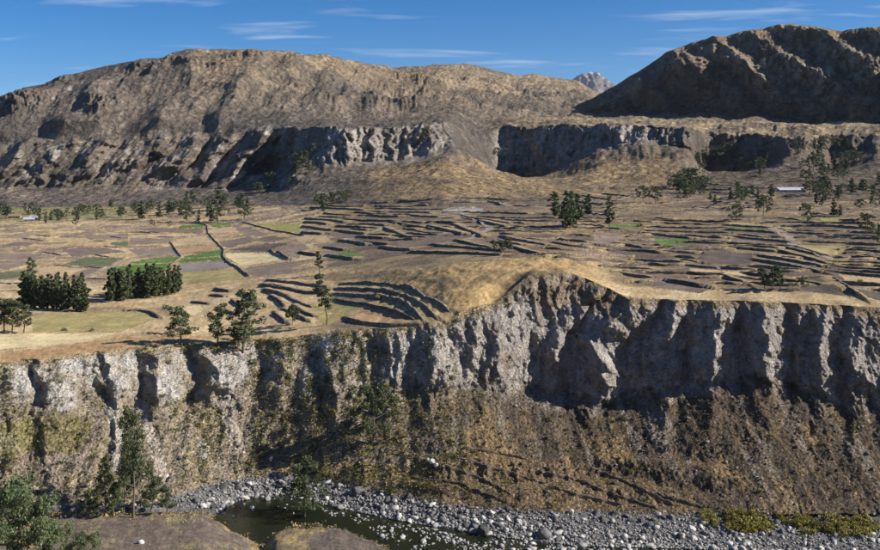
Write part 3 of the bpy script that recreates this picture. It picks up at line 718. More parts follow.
CO[S] = lerp3(near, grav, smooth(KK[S], 1.6, 1.95))
# canyon wall
S = rows(4, 6)
u, v, kk, x, z = UU[S], VB[S], KK[S], X[S], Z[S]
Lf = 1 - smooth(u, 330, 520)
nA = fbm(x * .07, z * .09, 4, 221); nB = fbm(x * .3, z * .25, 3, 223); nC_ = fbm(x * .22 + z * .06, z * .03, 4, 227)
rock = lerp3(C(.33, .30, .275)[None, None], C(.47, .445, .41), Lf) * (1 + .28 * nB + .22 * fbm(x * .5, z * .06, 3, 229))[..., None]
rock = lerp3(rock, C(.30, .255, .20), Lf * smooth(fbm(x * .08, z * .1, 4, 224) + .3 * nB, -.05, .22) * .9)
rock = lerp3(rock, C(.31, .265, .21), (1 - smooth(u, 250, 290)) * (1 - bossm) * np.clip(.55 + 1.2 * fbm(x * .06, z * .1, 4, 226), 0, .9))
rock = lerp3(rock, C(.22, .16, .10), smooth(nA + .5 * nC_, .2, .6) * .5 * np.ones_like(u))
talus = lerp3(C(.092, .072, .056)[None, None], C(.26, .215, .17), Lf)  # right side is browner, and darkened to stand for grazing sun
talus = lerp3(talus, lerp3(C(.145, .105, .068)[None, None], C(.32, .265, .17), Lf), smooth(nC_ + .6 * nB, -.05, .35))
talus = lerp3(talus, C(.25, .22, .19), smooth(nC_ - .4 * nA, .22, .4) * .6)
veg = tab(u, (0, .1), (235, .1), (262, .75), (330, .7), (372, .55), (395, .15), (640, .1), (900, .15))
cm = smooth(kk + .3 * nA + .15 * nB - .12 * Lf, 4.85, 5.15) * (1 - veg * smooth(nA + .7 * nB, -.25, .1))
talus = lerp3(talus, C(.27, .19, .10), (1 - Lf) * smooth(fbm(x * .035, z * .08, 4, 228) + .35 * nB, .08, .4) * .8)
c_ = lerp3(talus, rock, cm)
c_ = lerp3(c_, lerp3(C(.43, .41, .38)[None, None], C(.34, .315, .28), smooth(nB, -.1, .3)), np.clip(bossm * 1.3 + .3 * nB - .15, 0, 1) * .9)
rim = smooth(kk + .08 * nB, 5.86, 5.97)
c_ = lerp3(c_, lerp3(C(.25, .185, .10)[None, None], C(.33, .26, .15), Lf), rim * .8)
scar = in_poly(u, v, [(512, 284), (528, 270), (575, 269), (628, 294), (618, 318), (575, 304), (540, 306)])
c_ = np.where(scar[..., None], lerp3(C(.20, .15, .105)[None, None], C(.30, .25, .19), smooth(nB, -.2, .4)), c_)
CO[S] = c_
patch(S, [(0, 424), (12, 420), (31, 418), (40, 438), (38, 453), (16, 452), (0, 457)], (.21, .185, .07), .8, 7)
patch(S, [(37, 412), (60, 411), (76, 413), (90, 424), (84, 440), (78, 455), (46, 452)], (.20, .175, .07), .75, 7)
patch(S, [(104, 352), (117, 352), (116, 392), (124, 430), (130, 478), (112, 470), (106, 400)], (.42, .385, .34), .95, 4)
patch(S, [(134, 398), (146, 400), (158, 440), (172, 478), (160, 480), (142, 430)], (.40, .35, .295), .95, 4)
patch(S, [(212, 385), (228, 388), (246, 455), (232, 450)], (.40, .345, .285), .95, 4)
patch(S, [(300, 372), (316, 362), (318, 376), (300, 392), (292, 400)], (.40, .37, .33), .8, 3)
patch(S, [(255, 474), (300, 458), (420, 466), (430, 488), (360, 482), (300, 474)], (.34, .25, .12), .7, 9)
patch(S, [(400, 488), (440, 470), (560, 474), (700, 500), (690, 512), (560, 508), (440, 502)], (.215, .152, .085), .6, 8)
patch(S, [(420, 456), (480, 452), (660, 478), (690, 492), (560, 478), (430, 470)], (.22, .15, .08), .5, 8)
# plateau
S = rows(6, 11)
u, v, kk, x, y = UU[S], VB[S], KK[S], X[S], Y[S]
nA = fbm(x * .02, y * .02, 4, 231); nB = fbm(x * .09, y * .09, 4, 233)
gold = C(.42, .305, .165); straw = C(.52, .41, .24); shaded_soil = C(.145, .11, .082); brown = C(.22, .165, .108)  # right-hand soil is darkened in colour, as ground turned from the sun
rightk = smooth(u, 330, 470)
c_ = lerp3(lerp3(gold[None, None], straw, smooth(nB, -.2, .4)), brown, smooth(nA + .35 * nB, .1, .42))
tread = lerp3(shaded_soil[None, None], brown, smooth(nB + .5 * nA, -.05, .45))
tread = lerp3(tread, gold * .85, smooth(fbm(x * .06, y * .03, 4, 235), .18, .42))
far_r = rightk * smooth(kk, 7.6, 8.1) + (1 - rightk) * smooth(u, 300, 340) * smooth(kk, 7.9, 8.4)
far_r = np.maximum(far_r, smooth(u, 590, 640) * smooth(kk, 6.55, 6.85))
c_ = lerp3(c_, tread, np.clip(far_r, 0, 1))
hl = smooth(u, 325, 400) * (1 - smooth(u, 575, 630)) * (1 - smooth(kk, 7.75, 7.95)) * smooth(kk + 2 * smooth(u, 440, 470), 6.9, 7.2)
c_ = lerp3(c_, lerp3(C(.36, .25, .12)[None, None], C(.20, .142, .08), smooth(fbm(x * .05, y * .05, 4, 237) + .5 * fbm(x * .3, y * .3, 3, 238), -.02, .35)), hl * .95)
leftfar = (1 - rightk) * smooth(kk, 8.2, 8.8)
c_ = lerp3(c_, C(.29, .21, .15), leftfar * smooth(nA, -.2, .3) * .7)
vale = (1 - smooth(u, 120, 165)) * smooth(kk, 10.05, 10.3)
c_ = lerp3(c_, lerp3(C(.14, .15, .06)[None, None], C(.27, .24, .12), smooth(nB, -.1, .4)), vale * .8)
def plots(x, y, sx, sy, seed):
    gx_, gy_ = x / sx + .25 * pn2(y * .01, x * .004, seed), y / sy + .2 * pn2(x * .012, y * .012, seed + 1)
    ix, iy = np.floor(gx_).astype(int), np.floor(gy_).astype(int)
    b1 = np.full(x.shape, 9.0); b2 = np.full(x.shape, 9.0); idn = np.zeros(x.shape)
    for dx in (-1, 0, 1):
        for dy_ in (-1, 0, 1):
            cx_, cy_ = ix + dx, iy + dy_
            h1 = np.sin(cx_ * 127.1 + cy_ * 311.7 + seed) * 43758.5453; h1 -= np.floor(h1)
            h2 = np.sin(cx_ * 269.5 + cy_ * 183.3 + seed) * 43758.5453; h2 -= np.floor(h2)
            d_ = np.maximum(np.abs(cx_ + .2 + .6 * h1 - gx_), np.abs(cy_ + .2 + .6 * h2 - gy_))
            nw = d_ < b1
            b2 = np.where(nw, b1, np.minimum(b2, d_)); idn = np.where(nw, h1 * 7.13 + h2 * 3.7, idn); b1 = np.where(nw, d_, b1)
    return idn - np.floor(idn), b2 - b1
pid, pbd = plots(x, y, 26, 16, 5)
pal = np.array([(.24, .178, .125), (.20, .152, .115), (.42, .31, .165), (.31, .222, .135), (.47, .36, .20), (.26, .20, .15), (.38, .27, .145), (.17, .13, .10)], np.float32)
pc = pal[(pid * 8).astype(int).clip(0, 7)] * (1 + .12 * nB)[..., None]
pc = lerp3(pc, C(.47, .36, .19), 1 - smooth(pbd + .05 * nB, .03, .10))
lk = (1 - smooth(u, 300, 360)) * smooth(kk, 7.95, 8.15) * (1 - vale)
c_ = lerp3(c_, pc, lk * .85)
pc2 = pal[(pid * 8).astype(int).clip(0, 7)] * .6
c_ = lerp3(c_, pc2, np.clip(far_r, 0, 1) * (1 - lk) * .7)
bkm = bump[:ROW[11] - RP0]
c_ = lerp3(c_, C(.40, .30, .15), smooth(bkm + .25 * nB, .45, .85) * .75)
CO[S] = c_
patch(S, [(0, 352), (40, 349), (120, 338), (150, 337), (175, 334), (205, 337), (160, 346), (100, 352), (0, 368)], (.34, .205, .095), .75, 3)
patch(S, [(443, 213), (446, 208), (470, 206.5), (483, 208), (481, 212), (466, 213.5)], (.36, .335, .305), .8, 3)
patch(S, [(300, 279), (345, 272), (400, 272), (450, 285), (452, 300), (425, 290), (395, 281), (330, 281)], (.20, .15, .085), .7, 5)  # left flank of the knoll: dark brown, with scrub shade painted in
# mountains
S = rows(11, 18)
u, v, kk, x, y = UU[S], VB[S], KK[S], X[S], Y[S]
nA = fbm(x * .004, y * .004, 5, 241, .55); nB = fbm(x * .02, y * .02, 4, 243, .6); nR = fbm(u * .045 + v * .02, v * .02, 4, 245, .6)
c_ = lerp3(C(.105, .09, .076)[None, None], C(.17, .137, .108), smooth(nA + .6 * nB, -.25, .35))
top = np.exp(-(((v - np.interp(u, [0, 180, 300, 400], [90, 56, 62, 80])) / 30) ** 2)) * smooth(u, 130, 215)
c_ = lerp3(c_, C(.33, .245, .145), np.clip(top * (0.55 + .9 * nA + .4 * nB), 0, .7))
topc = smooth(kk, 16.0, 16.8) * smooth(u, 360, 420)
c_ = lerp3(c_, C(.26, .21, .135), topc * smooth(nA + .5 * nB, -.2, .3) * .7)
bad = (1 - smooth(u, 270, 330)) * np.interp(kk, [11.6, 12.3, 13.9, 14.5], [0, 1, 1, 0])
c_ = lerp3(c_, C(.30, .265, .225), bad * smooth(nB + .7 * nR, -.1, .4) * .9)
c_ = lerp3(c_, C(.42, .37, .31), bad * smooth(fbm(u * .06, v * .05, 4, 247), .32, .5) * .8)
rk = smooth(u, 300, 335) * np.interp(kk, [12.75, 13.1, 13.9, 13.98], [0, 1, 1, 0]) * (1 - smooth(u, 640, 700)) * (1 - smooth(u, 440, 456) * (1 - smooth(u, 488, 500)))
c_ = lerp3(c_, C(.31, .275, .24), np.clip(rk * (0.75 + .8 * fbm(u * .2, v * .04, 3, 249)), 0, 1))
knoll = smooth(u, 340, 400) * np.interp(kk, [10.9, 11.3, 12.4, 12.9], [0, 1, 1, 0]) * (1 - smooth(u, 660, 720))
c_ = lerp3(c_, lerp3(C(.29, .205, .11)[None, None], C(.19, .14, .09), smooth(nB, -.05, .3)), knoll * .85)
bench = np.interp(kk, [13.97, 14.05, 14.8, 15.1], [0, 1, 1, 0]) * smooth(u, 470, 530)
c_ = lerp3(c_, lerp3(C(.31, .245, .15)[None, None], C(.17, .132, .095), smooth(nB + .6 * fbm(x * .012, y * .012, 3, 253), -.1, .2)), bench)
rfoot = smooth(u, 640, 720) * (1 - smooth(kk, 13.0, 13.6))
c_ = lerp3(c_, C(.135, .105, .075), rfoot * .75)
wht = smooth(fbm(u * .07 + 9, v * .07, 4, 251), .42, .56) * (1 - smooth(u, 300, 420))
c_ = lerp3(c_, C(.45, .41, .36), wht * .5 * (kk > 13))
CO[S] = c_
patch(S, [(50, 108), (58, 101), (72, 90), (73, 92), (62, 103), (54, 109)], (.40, .35, .29), .7, 3)
patch(S, [(48, 162), (52, 148), (66, 143), (64, 150), (54, 163)], (.50, .44, .36), .8, 2)

# grain of single stones, tufts and clods
RG = np.random.default_rng(3).normal(size=(NRW, NC)).astype(np.float32)
RG = RG + np.roll(RG, 1, 0) + np.roll(RG, 1, 1) + np.roll(np.roll(RG, 1, 0), 1, 1)
gk = np.interp(KK, [0, 3.9, 4, 5, 6, 6.2, 10.9, 12, 18], [.05, .05, .13, .065, .065, .06, .06, .08, .08])
CO *= np.clip(1 + gk * RG, .45, 1.7)[..., None].astype(np.float32)

# ------------------------------------------------------------------ fields: pieces of the plateau with their own crop or soil
QR0, QR1 = ROW[6], ROW[11]
uc = 0.25 * (UU[QR0:QR1, :-1] + UU[QR0:QR1, 1:] + UU[QR0 + 1:QR1 + 1, :-1] + UU[QR0 + 1:QR1 + 1, 1:])
vc = 0.25 * (VB[QR0:QR1, :-1] + VB[QR0:QR1, 1:] + VB[QR0 + 1:QR1 + 1, :-1] + VB[QR0 + 1:QR1 + 1, 1:])
wa_, wb_ = fbm(uc * .25, vc * .5, 3, 255, .6), fbm(uc * .25, vc * .5, 3, 257, .6)
uc = uc + 1.6 * wa_; vc = vc + .9 * wb_
fid = np.full(uc.shape, -1, np.int32)
for i, (c, nm, poly) in enumerate(FIELDS):
    us = [p[0] for p in poly]
    j0, j1 = np.searchsorted(U, min(us)) - 1, np.searchsorted(U, max(us)) + 1
    j0 = max(j0, 0)
    m_ = in_poly(uc[:, j0:j1], vc[:, j0:j1], poly)
    fid[:, j0:j1][m_] = i

# ------------------------------------------------------------------ build the land objects
IDX = np.arange(NRW * NC, dtype=np.int32).reshape(NRW, NC)
P3 = np.stack([X, Y, Z], -1)
def sheet(name, r0, r1, mat, label, cat, mask=None, col=None):
    I = IDX[r0:r1 + 1]
    q = np.stack([I[:-1, :-1], I[:-1, 1:], I[1:, 1:], I[1:, :-1]], -1)
    q = q.reshape(-1, 4) if mask is None else q[mask]
    used = np.unique(q)
    lut = np.zeros(NRW * NC, np.int32); lut[used] = np.arange(len(used))
    cc = CO.reshape(-1, 3)[used] if col is None else col
    me = mk_mesh(name, P3.reshape(-1, 3)[used], lut[q], mat, np.clip(cc, .01, .8))
    return mk_obj(name, me, label=label, cat=cat, kind="structure")
sheet("near_bank", ROW[0], ROW[2], "bank_ground", "near river bank with bare brown soil and dry grass", "bank")
sheet("riverbed", ROW[2], ROW[4], "bank_ground", "grey gravel bed along the river", "riverbed")
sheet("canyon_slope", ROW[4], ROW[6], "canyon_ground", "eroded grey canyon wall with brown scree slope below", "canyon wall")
sheet("plateau", QR0, QR1, "plateau_ground", "dry golden farmland plateau above the canyon wall", "plateau", mask=(fid < 0))
sheet("hills", ROW[11], NRW - 1, "hill_ground", "brown mountain slopes and bluffs behind the farmland", "hills")
uvnames = []
for i, (c, nm, poly) in enumerate(FIELDS):
    m_ = fid == i
    if m_.sum() < 4: continue
    cu = sum(p[0] for p in poly) / len(poly); cvv = sum(p[1] for p in poly) / len(poly)
    zone = ("on the left plain" if cu < 292 and cvv < 290 else "near the left rim" if cu < 292 else "in the walled bowl above the rim" if cvv > 280 and cu < 430 else "in the middle plain" if cu < 560 else "on the right terraces")
    uvnames.append((i, nm, zone, cu, cvv))
def ordinal(n):
    w = ["", "first", "second", "third", "fourth", "fifth", "sixth", "seventh", "eighth", "ninth", "tenth", "eleventh", "twelfth"]
    return w[n] if n < len(w) else f"{n}th"
for (i, nm, zone, cu, cvv) in uvnames:
    same = sorted([t for t in uvnames if t[1] == nm and t[2] == zone], key=lambda t: t[3])
    k = [t[0] for t in same].index(i) + 1
    lab = f"{nm} field {zone}" if len(same) == 1 else f"{ordinal(k)} {nm} field from the left {zone}"
    m_ = fid == i
    I = IDX[QR0:QR1 + 1]
    q = np.stack([I[:-1, :-1], I[:-1, 1:], I[1:, 1:], I[1:, :-1]], -1)[m_]
    used = np.unique(q); lut = np.zeros(NRW * NC, np.int32); lut[used] = np.arange(len(used))
    pp = P3.reshape(-1, 3)[used]
    base = C(*FIELDS[i][0])
    nf = fbm(pp[:, 0] * .05, pp[:, 1] * .05, 3, 260 + i % 9) + .7 * fbm(pp[:, 0] * .35, pp[:, 1] * .35, 2, 262)
    ang = (i * 37 % 11) * .1 - .5
    fur = np.sin((pp[:, 0] * math.sin(ang) + pp[:, 1] * math.cos(ang)) * .55)
    cc = base[None] * (1 + .16 * nf + .05 * fur)[:, None]
    cc = cc + (C(.36, .27, .14)[None] - cc) * (smooth(nf, .35, .8) * .5)[:, None]
    me = mk_mesh("field", pp, lut[q], "plateau_ground", np.clip(cc, .01, .8).astype(np.float32))
    mk_obj("field", me, label=lab, cat="field", kind="structure", group="farm plots on the plateau")
# near hillside the viewer stands on
gx = np.linspace(-420, 420, 61); gy = np.linspace(-120, 153, 40)
GX, GY = np.meshgrid(gx, gy)
GZ = np.where(GY > 0, -1.75 - .53 * GY, -1.75 - .1 * GY) + fbm(GX * .05, GY * .05, 3, 301) * np.clip(np.hypot(GX, GY) / 40, 0, 1) * 1.2
GZ = np.where(GY > 120, GZ - (GY - 120) * .05, GZ)
gi = np.arange(GX.size).reshape(GX.shape)
gq = np.stack([gi[:-1, :-1], gi[:-1, 1:], gi[1:, 1:], gi[1:, :-1]], -1).reshape(-1, 4)
gc_ = np.broadcast_to(C(.33, .25, .13), (GX.size, 3)).copy()
mk_obj("near_hillside", mk_mesh("near_hillside", np.stack([GX, GY, GZ], -1), gq, "bank_ground", gc_), label="dry grassy hillside on the near side of the river", cat="hillside", kind="structure")
# river
rx = []
for zz in (0,):
    j = np.arange(0, NC, 4)
    d0 = (K[2][0] - 4)[j]; d1 = (K[3][0] + 5)[j]
    vv = []
    for t in np.linspace(0, 1, 9):
        d = d0 + (d1 - d0) * t
        vv.append(np.stack([Q[j] * d, d, np.full(len(j), -102.25)], -1))
    vv = np.array(vv); n0, n1 = vv.shape[:2]
    ii = np.arange(n0 * n1).reshape(n0, n1)
    fq = np.stack([ii[:-1, :-1], ii[:-1, 1:], ii[1:, 1:], ii[1:, :-1]], -1).reshape(-1, 4)
    mk_obj("river", mk_mesh("river", vv, fq, "river_water"), label="dark green shallow river at the canyon floor", cat="river", kind="structure")

# right mountain and the far snow peak
def mountain(name, ur, knots, nrs, mat, label, relief, colour):
    uu = np.linspace(ur[0], ur[1], ur[2]); q = (uu - 440) / FPX
    ks = []
    for vs, ds in knots:
        v_ = np.interp(uu, [a[0] for a in vs], [a[1] for a in vs]); d_ = np.interp(uu, [a[0] for a in ds], [a[1] for a in ds])
        ks.append((d_, -(v_ - HV) / FPX * d_))
    d_, z_ = ks[-1]; ks.append((d_ * 1.18, z_ - .55 * np.abs(z_) - 30)); nrs = nrs + [10]
    DD, ZZ, TT = [], [], []
    for k, n in enumerate(nrs):
        for i in range(n + (k == len(nrs) - 1)):
            w = i / n
            DD.append(ks[k][0] + (ks[k + 1][0] - ks[k][0]) * w); ZZ.append(ks[k][1] + (ks[k + 1][1] - ks[k][1]) * w); TT.append(np.full(len(uu), k + w))
    DD, ZZ, TT = np.array(DD), np.array(ZZ), np.array(TT)
    UUm = np.broadcast_to(uu, DD.shape)
    VVm = HV - FPX * ZZ / DD
    dd, dz = relief(UUm, VVm, TT, np.broadcast_to(q, DD.shape) * DD, DD)
    DD = DD + dd; ZZ = ZZ + dz
    XX = np.broadcast_to(q, DD.shape) * DD
    cc = colour(UUm, VVm, TT, XX, DD, ZZ)
    ii = np.arange(DD.size).reshape(DD.shape)
    fq = np.stack([ii[:-1, :-1], ii[:-1, 1:], ii[1:, 1:], ii[1:, :-1]], -1).reshape(-1, 4)
    mk_obj(name, mk_mesh(name, np.stack([XX, DD, ZZ], -1), fq, mat, np.clip(cc, .01, .85)), label=label, cat="mountain", kind="structure")
    return XX, DD, ZZ
def rel_r(u, v, t, x, y):
    e = np.interp(t, [0, .25, 1, 1.9, 2, 3], [0, .7, 1, .8, .45, .5])
    ph_ = (u - 1.3 * v + 34 * fbm(u * .012, v * .014, 3, 311)) / 62
    fr_ = ph_ - np.floor(ph_)
    sp = np.interp(fr_, [0, .6, 1], [0, 1, 0])
    dd = -e * (62 * sp + 46 * fbm(u * .03, v * .03, 6, 315, .64, True) + 28 * fbm(u * .12, v * .12, 5, 317, .7))
    return dd, e * 12 * fbm(x * .012, y * .012, 5, 319)
def col_r(u, v, t, x, y, z):
    a = fbm(u * .03, v * .03, 5, 321, .55); b_ = fbm(u * .12, v * .14, 4, 323, .6)
    c = lerp3(C(.115, .092, .07)[None, None], C(.24, .18, .12), smooth(a + .6 * b_, -.2, .25))
    pale = np.exp(-(((u - 820) / 75) ** 2 + ((v - 72) / 26) ** 2)) * smooth(b_ + .5 * a, -.15, .25)
    c = lerp3(c, C(.30, .265, .23), np.clip(pale * .85, 0, 1))
    return lerp3(c, C(.27, .20, .11), smooth(t, 1.75, 1.95) * .6)
mountain("right_mountain", (525, 1215, 600), [
    (((525, 125), (600, 126), (700, 128), (880, 129), (1215, 132)), ((525, 2160), (560, 2080), (600, 1980), (700, 1750), (800, 1520), (880, 1360), (1215, 950))),
    (((525, 124), (560, 119), (600, 107), (640, 88), (690, 64), (740, 64), (790, 76), (880, 82), (1215, 92)), ((525, 2180), (560, 2110), (600, 2010), (640, 1890), (690, 1790), (740, 1710), (800, 1620), (880, 1460), (1215, 1050))),
    (((525, 123), (555, 116), (580, 104), (600, 95), (620, 83), (640, 71), (665, 55), (690, 43), (712, 39), (725, 38), (750, 32), (775, 27), (790, 26), (805, 29), (830, 31), (880, 29), (1215, 42)),
     ((525, 2200), (555, 2180), (600, 2120), (640, 2060), (690, 2000), (725, 1950), (790, 1850), (830, 1740), (880, 1620), (1215, 1200)))],
    [120, 120], "hill_ground", "dark shaded mountain rising on the right", rel_r, col_r)
def rel_s(u, v, t, x, y):
    e = np.interp(t, [0, .3, 1, 1.3], [0, 1, .5, .5])
    return -e * 420 * fbm(u * .07, v * .05, 4, 331, .6, True), e * 60 * fbm(u * .12, v * .1, 4, 335, .6)
def col_s(u, v, t, x, y, z):
    b_ = fbm(u * .2, v * .2, 4, 341, .6)
    c = lerp3(C(.12, .105, .10)[None, None], C(.19, .165, .15), smooth(b_, -.2, .3))
    return lerp3(c, C(.75, .77, .82), smooth(-v + 14 * b_, -80, -74) * smooth(b_, .0, .25) * .4)
mountain("snow_peak", (500, 700, 150), [
    (((500, 118), (700, 118)), ((500, 12500), (700, 12500))),
    (((500, 108), (540, 92), (560, 84), (572, 80), (582, 74.5), (590, 72), (597, 72.5), (606, 79), (615, 86), (640, 98), (700, 110)), ((500, 14000), (700, 14000)))],
    [60], "hill_ground", "distant rocky peak with patches of snow", rel_s, col_s)

# ------------------------------------------------------------------ where the land is seen: photo point -> point on the ground
CELL = 0.75
bw_, bh_ = int(1120 / CELL), int(640 / CELL)
ZBUF = np.full((bh_, bw_), 1e9); ZI = np.full((bh_, bw_), -1, np.int64)
pu = 440 + FPX * X / Y; pv = HV - FPX * Z / Y
ci = ((pu + 120) / CELL).astype(int).ravel(); ri_ = (pv / CELL).astype(int).ravel()
ok = (ci >= 0) & (ci < bw_) & (ri_ >= 0) & (ri_ < bh_)
ids = np.nonzero(ok)[0]
ids = ids[np.argsort(-Y.ravel()[ids], kind='stable')]
ZI[ri_[ids], ci[ids]] = ids
PF = P3.reshape(-1, 3)
def at(u, v, rmax=6):
    c0, r0 = int((u + 120) / CELL), int(v / CELL)
    for r in range(rmax):
        a, b_ = max(r0 - r, 0), max(c0 - r, 0)
        blk = ZI[a:r0 + r + 1, b_:c0 + r + 1]
        g = blk[blk >= 0]
        if len(g):
            k = g[np.argmin((pu.ravel()[g] - u) ** 2 + (pv.ravel()[g] - v) ** 2)]
            return PF[k].copy()
    return None
def pxm(p):            # metres per photo pixel at a point
    return p[1] / FPX

# ------------------------------------------------------------------ stone terrace walls
ZP = Z[RP0:RP1]
def ground_xy(x, y):
    c = float(np.interp(440 + FPX * x / y, U, np.arange(NC)))
    j = int(round(min(max(c, 0), NC - 1)))
    return float(np.interp(y, Y[RP0:RP1, j], ZP[:, j]))
WZONE = {"left": "among the plots of the left plain", "bowl": "in the curved bowl above the rim", "mid": "in the stepped middle plain", "right": "on the right terraces"}
cnt = {}
order = {}
for f in WZONE:
    ws = [w for w in WALLS if w["fam"] == f]
    ws.sort(key=lambda w: -sum(p[1] for p in w["pts"]) / len(w["pts"]))
    for i, w in enumerate(ws): order[id(w)] = i + 1
for w in WALLS:
    ln = w["line"]; rs = .15 if w["fam"] == "left" else w.get("rs", 1.0)
    step = np.gradient(ln, axis=0); tn = step / (np.linalg.norm(step, axis=1)[:, None] + 1e-9)
    nrm = np.stack([-tn[:, 1], tn[:, 0]], 1); nrm[nrm[:, 1] < 0] *= -1
    vs = []
    for i, (p, nn_) in enumerate(zip(ln, nrm)):
        f = p - nn_ * (rs + .15 + .18 * random.random()); bk = p + nn_ * .35
        zt = ground_xy(*(p + nn_ * .3)) + (.5 if w["fam"] == "left" else .10) + .38 * random.random() * random.random()
        zb = ground_xy(*(p - nn_ * (rs + 1.2))) - .4
        fade = min(1, i / 1.5, (len(ln) - 1 - i) / 1.5); zt = zb + .5 + (zt - zb - .5) * (.5 + .5 * fade)
        lean = .22 + .1 * random.random()
        vs += [(f[0], f[1], zb), (f[0] + nn_[0] * lean * .4 + random.uniform(-.12, .12), f[1] + nn_[1] * lean * .4, zb + (zt - zb) * .55), (f[0] + nn_[0] * lean, f[1] + nn_[1] * lean, zt - .08 * random.random()), (bk[0], bk[1], zt - .1), (bk[0], bk[1], zb)]
    n = len(ln); k = 5
    fq = [(i * k + a, (i + 1) * k + a, (i + 1) * k + a + 1, i * k + a + 1) for i in range(n - 1) for a in range(k - 1)]
    fq += [(0, 1, 2, 3), ((n - 1) * k + 3, (n - 1) * k + 2, (n - 1) * k + 1, (n - 1) * k)]
    me = mk_mesh("terrace_wall", vs, fq, "terrace_stone", shade=False)
    mk_obj("terrace_wall", me, label=f"dark dry-stone terrace wall, {ordinal(order[id(w)])} from the canyon side {WZONE[w['fam']]}", cat="stone wall", group="terrace walls of the farmland", kind="thing")

# old stone lines on the lower slope
LOWW = [((462, 448), (496, 453), (530, 460)), ((458, 458), (500, 470), (546, 484)), ((446, 466), (480, 479), (514, 496)), ((410, 478), (458, 484), (510, 504)), ((530, 470), (560, 477), (592, 484)), ((596, 470), (636, 487), (676, 506)), ((580, 482), (620, 497), (660, 510)), ((640, 490), (672, 499), (702, 507)), ((548, 486), (585, 497), (625, 506))]
for k_, pts in enumerate(LOWW):
    q = []
    for (a, b_) in zip(pts[:-1], pts[1:]):
        for t in np.linspace(0, 1, 22)[:-1]:
            p = at(a[0] + (b_[0] - a[0]) * t, a[1] + (b_[1] - a[1]) * t)
            if p is not None: q.append(p)
    q = np.array(q); q[1:-1] = (q[:-2] + q[1:-1] * 2 + q[2:]) / 4
    vs = []
    for i, p in enumerate(q):
        h_ = random.uniform(.3, .95) * min(1, .3 + i / 3, .3 + (len(q) - 1 - i) / 3)
        dx = random.uniform(-.15, .15)
        vs += [(p[0] + dx, p[1] - .35, p[2] - .8), (p[0] + dx, p[1] - .3, p[2] + h_ * .5), (p[0], p[1] - .2, p[2] + h_), (p[0], p[1] + .2, p[2] + h_ * .95), (p[0], p[1] + .3, p[2] - .6)]
    n, k = len(q), 5
    fq = [(i * k + a, (i + 1) * k + a, (i + 1) * k + a + 1, i * k + a + 1) for i in range(n - 1) for a in range(k - 1)]
    mk_obj("terrace_wall", mk_mesh("terrace_wall", vs, fq, "terrace_stone", shade=False), label=f"low ruined stone line, {ordinal(k_ + 1)} from the left across the lower canyon slope", cat="stone wall", group="ruined stone lines on the lower slope", kind="thing")

# ------------------------------------------------------------------ tracks
def track(pts, width, label, name="path"):
    ln = proj_line(pts, 1.6)
    step = np.gradient(ln, axis=0); tn = step / (np.linalg.norm(step, axis=1)[:, None] + 1e-9)
    nrm = np.stack([-tn[:, 1], tn[:, 0]], 1)
    vs = []
    for p, nn_ in zip(ln, nrm):
        wv = width * (.85 + .3 * random.random())
        zs = max(ground_xy(*(p + nn_ * wv * t)) for t in (-.5, 0, .5)) + .14
        for t in (-.5, 0, .5):
            q = p + nn_ * wv * t
            vs.append((q[0], q[1], max(zs - .5, ground_xy(*q) + .1)))
    n = len(ln)
    fq = [(i * 3 + a, (i + 1) * 3 + a, (i + 1) * 3 + a + 1, i * 3 + a + 1) for i in range(n - 1) for a in range(2)]
    mk_obj(name, mk_mesh(name, vs, fq, "track_gravel"), label=label, cat="path", kind="structure")
track([(418, 248.5), (445, 245), (468, 240), (484, 233), (490, 229), (482, 222), (474, 219), (456, 216), (438, 214)], 4.0, "pale dirt track bending through the middle plain")
track([(345, 242), (370, 233.5), (392, 226)], 3.0, "short straight pale path between brown plots")
track([(770, 227.5), (780, 233), (790, 239), (793, 246), (808, 252), (824, 258), (832, 261)], 4.0, "grey lane winding beside the olive yellow field")
track([(80, 279), (109, 268.5), (127, 260), (150, 253.6)], 3.2, "pale field path left of the green plots")
track([(485, 206.5), (520, 206), (552, 208)], 4.0, "pale track along the foot of the golden knoll")

# ------------------------------------------------------------------ vegetation prototypes
def tube(pts, rad, n=6):
    pts = np.array(pts, float); vs = []
    for i, p in enumerate(pts):
        d = pts[min(i + 1, len(pts) - 1)] - pts[max(i - 1, 0)]; d /= np.linalg.norm(d) + 1e-9
        a = np.cross(d, (0.3, 1, 0.1)); a /= np.linalg.norm(a) + 1e-9; b_ = np.cross(d, a)
        for k in range(n):
            t = 2 * math.pi * k / n
            vs.append(p + rad[i] * (math.cos(t) * a + math.sin(t) * b_))
    fs = [(i * n + k, i * n + (k + 1) % n, (i + 1) * n + (k + 1) % n, (i + 1) * n + k) for i in range(len(pts) - 1) for k in range(n)]
    return vs, fs
def leaf_quads(centres, size, rng, droop=0.3, flat=0.0):
    n = len(centres)
    d = rng.normal(size=(n, 3)); d[:, 2] -= droop; d /= np.linalg.norm(d, axis=1)[:, None]
    s = rng.normal(size=(n, 3)); s -= (s * d).sum(1)[:, None] * d; s /= np.linalg.norm(s, axis=1)[:, None]
    L = size * (.6 + .8 * rng.random(n))[:, None]; Wd = L * (.38 + .25 * rng.random(n))[:, None]
    q = np.stack([centres - d * L * .5, centres + s * Wd * .5, centres + d * L * .5, centres - s * Wd * .5], 1)
    return q.reshape(-1, 3)
